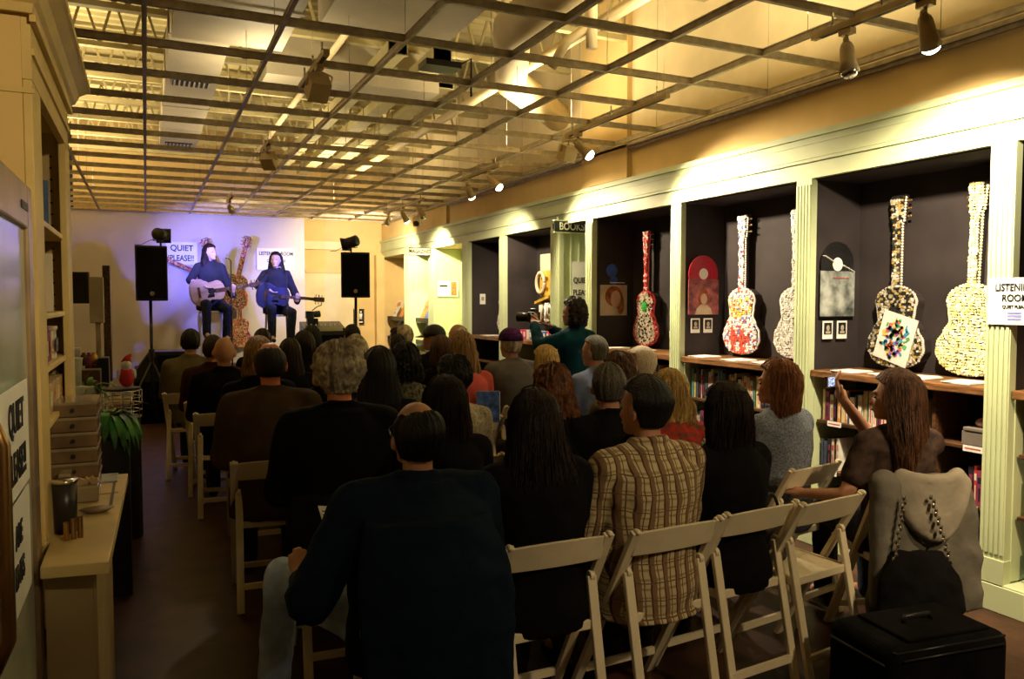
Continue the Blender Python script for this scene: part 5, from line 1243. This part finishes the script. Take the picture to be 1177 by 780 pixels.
# black sweater woman
x, y = 2.20, 2.55; rz = look(x, y); person(x, y, 1.25, rz, 'woman with dark brown shoulder-length hair in a black striped sweater', 'long', 'hair_dark_brown', 'black_knit', True, vox=.010, seed=40, loose=.022, strands=350, hk={'L': .20, 'W_': .12, 'vol': .024}); seat_chair(x, y, rz, 'white folding chair under the woman in the black striped sweater')
# empty chair at the end of the row + bag on it
chair(2.57, 2.56, look(2.57, 2.5), 'empty white folding chair at the right end of the near row')
t = thing('handbag', 'small dark tweed bag standing on the empty folding chair', 'bag', (2.50, 2.62, .452), .1)
mat('tweed', (.08, .075, .08), .9, scale=70, col2=(.012, .01, .012))
bm = BM(); loft(bm, [(0, 0, 0, .09, .06), (0, 0, .05, .115, .075), (0, 0, .14, .10, .06), (0, 0, .19, .06, .02)], 20); finish(bm, 'pouch', 'tweed', t); bm = BM(); tube(bm, [(-.06+.06*(1-cos(a*pi/10)), 0, .17+.12*sin(a*pi/10)) for a in range(11)], .007, 8); finish(bm, 'strap', 'black', t); bm = BM(); tube(bm, [(-.075, 0, .185), (.075, 0, .185)], .004, 6); finish(bm, 'zip', 'chrome', t)
# phone woman
x, y = 3.16, 2.50; prz = -.35; T = (V((x, y, 0)), prz)
H = skel(1.27, True, lean=-.01, wide=.93, arms={'elR': toloc(T, (3.30, 2.78, .93)), 'wrR': toloc(T, (3.14, 2.80, 1.11)), 'haR': toloc(T, (3.12, 2.82, 1.18)), 'elL': toloc(T, (2.92, 2.58, .70)), 'wrL': toloc(T, (2.90, 2.82, .66)), 'haL': toloc(T, (2.89, 2.88, .655))})
person(x, y, 1.27, prz, 'woman with long brown hair holding up a phone, in a short-sleeved brown top', 'long', 'hair_brown', 'brown_tee', True, vox=.0085, own='phone', H=H, seed=41, sleeve=.30, loose=.012, strands=900, hk={'L': .38, 'W_': .155, 'vol': .024, 'back': .055, 'ridge': .009}, yaw=.75, pants='dark_jeans', collar=False)
pc = seat_chair(x, y, prz, 'white folding chair under the phone woman, covered by a grey hoodie')
t = thing('phone', 'small silver camera phone with a lit screen held up by the woman', 'phone', (3.10, 2.845, 1.195), .25)
bm = BM(); box(bm, -.045, .045, -.008, .008, -.028, .032); finish(bm, 'case', 'chrome', t, bevel=.004); bm = BM(); box(bm, -.033, .033, -.0095, -.008, -.020, .025); finish(bm, 'lit_screen', 'screen', t)
# hoodie draped over her chair back
def drape(name, rings, m, label, cat, loc, rz, amp=.010, vox=.011, seed=1):
    bm = BM(); loft(bm, rings, 32, sq=2.6); me = remesh(bm, name, vox, 4, disp=wr(seed, amp, 8)); o = bpy.data.objects.new(name, me); COL.objects.link(o); me.materials.clear(); me.materials.append(M[m]); o.location = loc; o.rotation_euler = (0, 0, rz)
    if label: tag(o, label, cat)
    return o
hd = drape('hoodie', [(0, -.235, .24, .27, .035), (0, -.235, .45, .26, .04), (0, -.225, .68, .235, .045), (0, -.205, .79, .21, .05), (0, -.195, .83, .19, .04)], 'hoodie_grey', 'grey hooded jacket draped over the back of the phone woman’s chair', 'jacket', (x, y, 0), prz, .012, seed=3)
bm = BM()
for q in range(9):
    dp = .21-.024*q; P = []
    for k in range(13):
        u = -1+k/6; P.append((.165*u*(1-.03*q), -.245-.055*(1-u*u), .80+.006*q-dp*(1-abs(u)**2.2)))
    for a_, b_ in zip(P, P[1:]): cap(bm, a_, b_, .028, .028, 8)
me = remesh(bm, 'hood', .010, 5, disp=wr(5, .006)); o = bpy.data.objects.new('hood', me); COL.objects.link(o); me.materials.clear(); me.materials.append(M['hood_lining']); o.parent = hd
bm = BM(); cap(bm, (-.20, -.24, .80), (-.235, -.30, .40), .065, .05); cap(bm, (-.235, -.30, .40), (-.23, -.28, .30), .05, .045); me = remesh(bm, 'sleeve', .011, 4, disp=wr(6, .01)); o = bpy.data.objects.new('sleeve', me); COL.objects.link(o); me.materials.clear(); me.materials.append(M['hoodie_grey']); o.parent = hd
# handbag hanging
t = thing('shoulder_bag', 'black shoulder bag with chain straps hanging over the grey hoodie', 'bag', (x, y, 0), prz)
bm = BM(); loft(bm, [(-.12, -.38, .24, .12, .05), (-.12, -.39, .31, .19, .075), (-.12, -.38, .44, .17, .06), (-.12, -.35, .54, .12, .03)], 28); me = remesh(bm, 'pouch', .010, 4, disp=wr(8, .012, 10)); o = bpy.data.objects.new('pouch', me); COL.objects.link(o); me.materials.clear(); me.materials.append(M['black_cloth']); o.parent = t
for (xa, xb) in ((-.23, -.17), (.02, -.05)):
    bm = BM()
    for k in range(16):
        f = k/15; p = V((xa+(xb-xa)*f, -.37+.03*f, .50+.27*f)); 
        r = bmesh.ops.create_uvsphere(bm, u_segments=8, v_segments=5, radius=.009)
        for v in r['verts']: v.co = V((v.co.x*1.0, v.co.y*.6, v.co.z*1.3))+p+V((.004*(-1)**k, 0, 0))
    finish(bm, 'chain', 'chrome', t)
bm = BM(); obox(bm, (-.04, -.475, .31), (.09, .008, .022)); finish(bm, 'clasp', 'chrome', t)
# suitcase
t = thing('suitcase', 'black soft-sided wheeled case lying behind the hoodie at lower right', 'suitcase', (2.66, 2.0, 0), -.12); t.scale = (.85, .85, .9)
bm = BM(); box(bm, -.33, .33, -.20, .20, .03, .40); o = finish(bm, 'shell', 'black_cloth', t, bevel=.05); o.modifiers['bevel'].segments = 5
bm = BM(); box(bm, -.20, .26, -.15, .15, .40, .415); finish(bm, 'top_pocket', 'black_cloth', t, bevel=.007)
bm = BM(); tube(bm, [(-.335, -.16, .33), (-.335, .16, .33)], .006, 6); tube(bm, [(-.28, -.207, .36), (.28, -.207, .36)], .005, 6); tube(bm, [(-.30, -.19, .385), (.30, -.19, .385), (.30, .19, .385), (-.30, .19, .385), (-.30, -.19, .385)], .005, 6); finish(bm, 'piping', 'black_plastic', t)
bm = BM(); tube(bm, [(-.08, 0, .414), (-.07, 0, .44), (.07, 0, .44), (.08, 0, .414)], .010, 8); finish(bm, 'handle', 'black_plastic', t)
for s in (-1, 1): bm = BM(); cyl(bm, (s*.27, .15, .03), .03, .02, 16, 'x'); finish(bm, 'wheel', 'black', t)
# paper in the blue-jacket man's view, on the lap of the curly man
t = thing('programme_sheet', 'printed sheet of paper held above the knee of the man in blue fleece', 'paper', (.60, 2.86, .79), .35); t.rotation_euler = (.9, .25, .5)
bm = BM(); box(bm, -.04, .04, -.06, .06, 0, .0015); finish(bm, 'sheet', 'paper', t)
bm = BM()
for k in range(7): box(bm, -.03, .025-.01*(k % 3), -.05+.014*k, -.045+.014*k, .0015, .002)
finish(bm, 'print_lines', 'book_9', t)
# jackets over chairs
rz = look(.76, 3.4)
drape('draped_coat', [(0, -.235, .28, .26, .03), (0, -.235, .5, .26, .035), (0, -.225, .70, .25, .04), (0, -.205, .80, .23, .04)], 'black_cloth', 'black coat draped over the chair of the curly grey-haired man', 'coat', (.76, 3.42, 0), rz, .008, seed=9)
rz = look(2.06, 3.3)
drape('draped_jacket', [(-.12, -.235, .35, .16, .03), (-.12, -.235, .6, .17, .035), (-.14, -.215, .80, .15, .045), (-.14, -.205, .88, .10, .03)], 'khaki', 'olive jacket over the chair of the man with grey-flecked hair', 'jacket', (2.06, 3.25, 0), rz, .012, seed=11)
bm = BM(); obox(bm, (2.16, 5.0, .86), (.16, .03, .22), (0, 0, -.3)); obox(bm, (2.19, 5.03, .86), (.14, .02, .20), (0, 0, -.3), 1); tag(finish(bm, 'magazine_bundle', ['mag_blue', 'paper']), 'blue and white magazines poking up beside the pink top', 'magazine')
# standing photographer
x, y = 3.30, 5.75; rz = look(x, y, 2.0, 9.5)
T = (V((x, y, 0)), rz)
H = skel(1.62, True, seat=.86, arms={'elL': (-.28, .16, 1.22), 'wrL': (-.20, .30, 1.40), 'haL': (-.14, .36, 1.44), 'elR': (.24, .20, 1.16), 'wrR': (.02, .30, 1.36), 'haR': (-.06, .34, 1.42)}, legs={'knL': (-.10, .02, .48), 'knR': (.10, .02, .48), 'anL': (-.11, -.02, .09), 'anR': (.11, -.02, .09)})
person(x, y, 1.62, rz, 'standing woman in teal photographing the stage beside the passage', 'longcurl', 'hair_dark_brown', 'teal_top', True, vox=.011, own='cam', H=H, seed=42, hk={'L': .12, 'W_': .12}, yaw=.3, loose=.01)
t = thing('camera', 'black camera with a long lens held up by the standing woman', 'camera', tuple((Matrix.Translation(T[0]) @ Matrix.Rotation(rz, 4, 'Z')) @ V((-.08, .42, 1.46))), rz+.3)
bm = BM(); box(bm, -.07, .07, -.03, .03, -.045, .045); box(bm, -.03, .03, -.025, .025, .045, .075); finish(bm, 'camera_body', 'black_plastic', t, bevel=.008); bm = BM(); tube(bm, [(0, .03, 0), (0, .16, 0)], [.038, .042], 20); finish(bm, 'lens', 'black_plastic', t); bm = BM(); tube(bm, [(-.07, 0, .03), (-.09, -.12, -.05), (-.02, -.28, -.10)], .008, 6); finish(bm, 'strap', 'cover_grey', t)
# ---------------------------------------------------------------- performers
def acoustic(name, loc, rot, wood, label, pick='black'):
    t = bpy.data.objects.new(name, None); COL.objects.link(t); t.location = loc; t.rotation_euler = rot; tag(t, label, 'guitar')
    # body in xz plane, neck to +x, face to -y
    bm = BM(); N = 36; out = []
    for k in range(N+1): out.append((k/N*.48, body_w(k/N)*1.0))
    o2 = out+[(a, -b) for a, b in out[::-1]][1:-1]
    f = [bm.verts.new((a-.24, -.05, b)) for a, b in o2]; g_ = [bm.verts.new((a-.24, .05, b)) for a, b in o2]; n = len(f)
    bm.faces.new(f); bm.faces.new(g_[::-1])
    for i in range(n): bm.faces.new((f[i], f[(i+1) % n], g_[(i+1) % n], g_[i]))
    finish(bm, 'body', wood, t, bevel=.004)
    bm = BM(); cyl(bm, (.05, -.051, 0), .048, .002, 28, 'y'); finish(bm, 'sound_hole', 'black', t)
    bm = BM(); loft(bm, [(.03, -.052, -.09, .05, .001), (.04, -.052, -.05, .045, .001), (.05, -.052, -.03, .02, .001)], 14); finish(bm, 'pick_guard', pick, t)
    bm = BM(); obox(bm, (-.12, -.055, 0), (.03, .01, .15)); finish(bm, 'bridge', 'wood_shelf', t)
    bm = BM(); box(bm, .10, .60, -.068, -.045, -.024, .024); finish(bm, 'neck', 'wood_shelf', t)
    bm = BM()
    for k in range(12): box(bm, .24+.36*(1-.94**k)/(.53), .243+.36*(1-.94**k)/(.53), -.070, -.068, -.022, .022)
    finish(bm, 'frets', 'chrome', t)['kind'] = 'stuff'
    bm = BM(); v = box(bm, .60, .76, -.060, -.045, -.035, .035); finish(bm, 'headstock', 'wood_shelf', t, bevel=.003)
    for s in (-1, 1):
        for k in range(3): bm = BM(); cyl(bm, (.63+.045*k, -.052, s*.048), .008, .03, 8); ell(bm, (.63+.045*k, -.052, s*.066), (.010, .006, .008), 8); finish(bm, 'tuning_peg', 'chrome', t)
    bm = BM()
    for s in range(6): tube(bm, [(-.12, -.062, -.018+.007*s), (.60, -.072, -.018+.007*s)], .0007, 3)
    finish(bm, 'strings', 'chrome', t)['kind'] = 'stuff'
    return t
mat('spruce', (.62, .42, .28), .35, var=.08, scale=5, stretch=(1, 1, 12)); mat('dark_blue_wood', (.02, .025, .09), .2, spec=.8)
def performer(x, y, z0, seatz, top, label, topm, hairk, gmat, glabel, gtilt, seed, hl, turn=0, hy_=0, slv=1.):
    rz = pi+turn; T = (V((x, y, z0)), rz)
    nz_ = seatz+.20+.30*sin(-gtilt)
    H = skel(top, True, seat=seatz, arms={'elR': (.30, .10, seatz+.36), 'wrR': (.16, .27, seatz+.30), 'haR': (.09, .30, seatz+.26), 'elL': (-.32, .12, seatz+.30), 'wrL': (-.46, .30, seatz+.34), 'haL': (-.50, .32, seatz+.39), 'curlL': None, 'curlR': None} if False else {'elR': (.30, .10, seatz+.36), 'wrR': (.17, .27, seatz+.30), 'haR': (.10, .30, seatz+.25), 'elL': (-.30, .06, seatz+.16), 'wrL': (-.25, .27, nz_-.07), 'haL': (-.25, .31, nz_-.01)},
             legs={'knL': (-.15, .40, seatz-.05), 'knR': (.15, .42, seatz+.02), 'anL': (-.14, .32, seatz-.45), 'anR': (.14, .36, seatz-.40)})
    t, H, M4 = person(x, y, top, rz, label, 'long', hairk, topm, True, 'skin_pale', vox=.010, own='perf%d' % seed, H=H, seed=seed, z0=z0, hk={'L': hl, 'W_': .13, 'vol': .02, 'ridge': .010, 'curl': .15}, yaw=hy_, pitch=.05, pants='dark_jeans', strands=160, sleeve=slv)
    gp = (Matrix.Translation((x, y, z0)) @ Matrix.Rotation(rz, 4, 'Z')) @ V((.10, .25, seatz+.20))
    return acoustic('acoustic_guitar', gp, (0, gtilt, turn), gmat, glabel)
performer(.86, 12.3, .6, .94, 1.83, 'left performer singing on the stage, long dark hair, playing a pale guitar', 'dusk_cloth', 'hair_dark_brown', 'spruce', 'pale wooden acoustic guitar played by the left performer', -.16, 51, .22, .15, .55, .55)
performer(1.80, 12.3, .6, .88, 1.74, 'right performer with long wavy dark hair playing a dark guitar in blue light', 'dusk_cloth', 'hair_black', 'dark_blue_wood', 'dark acoustic guitar of the right performer, its neck pointing right', .08, 52, .34, .05, -.45)
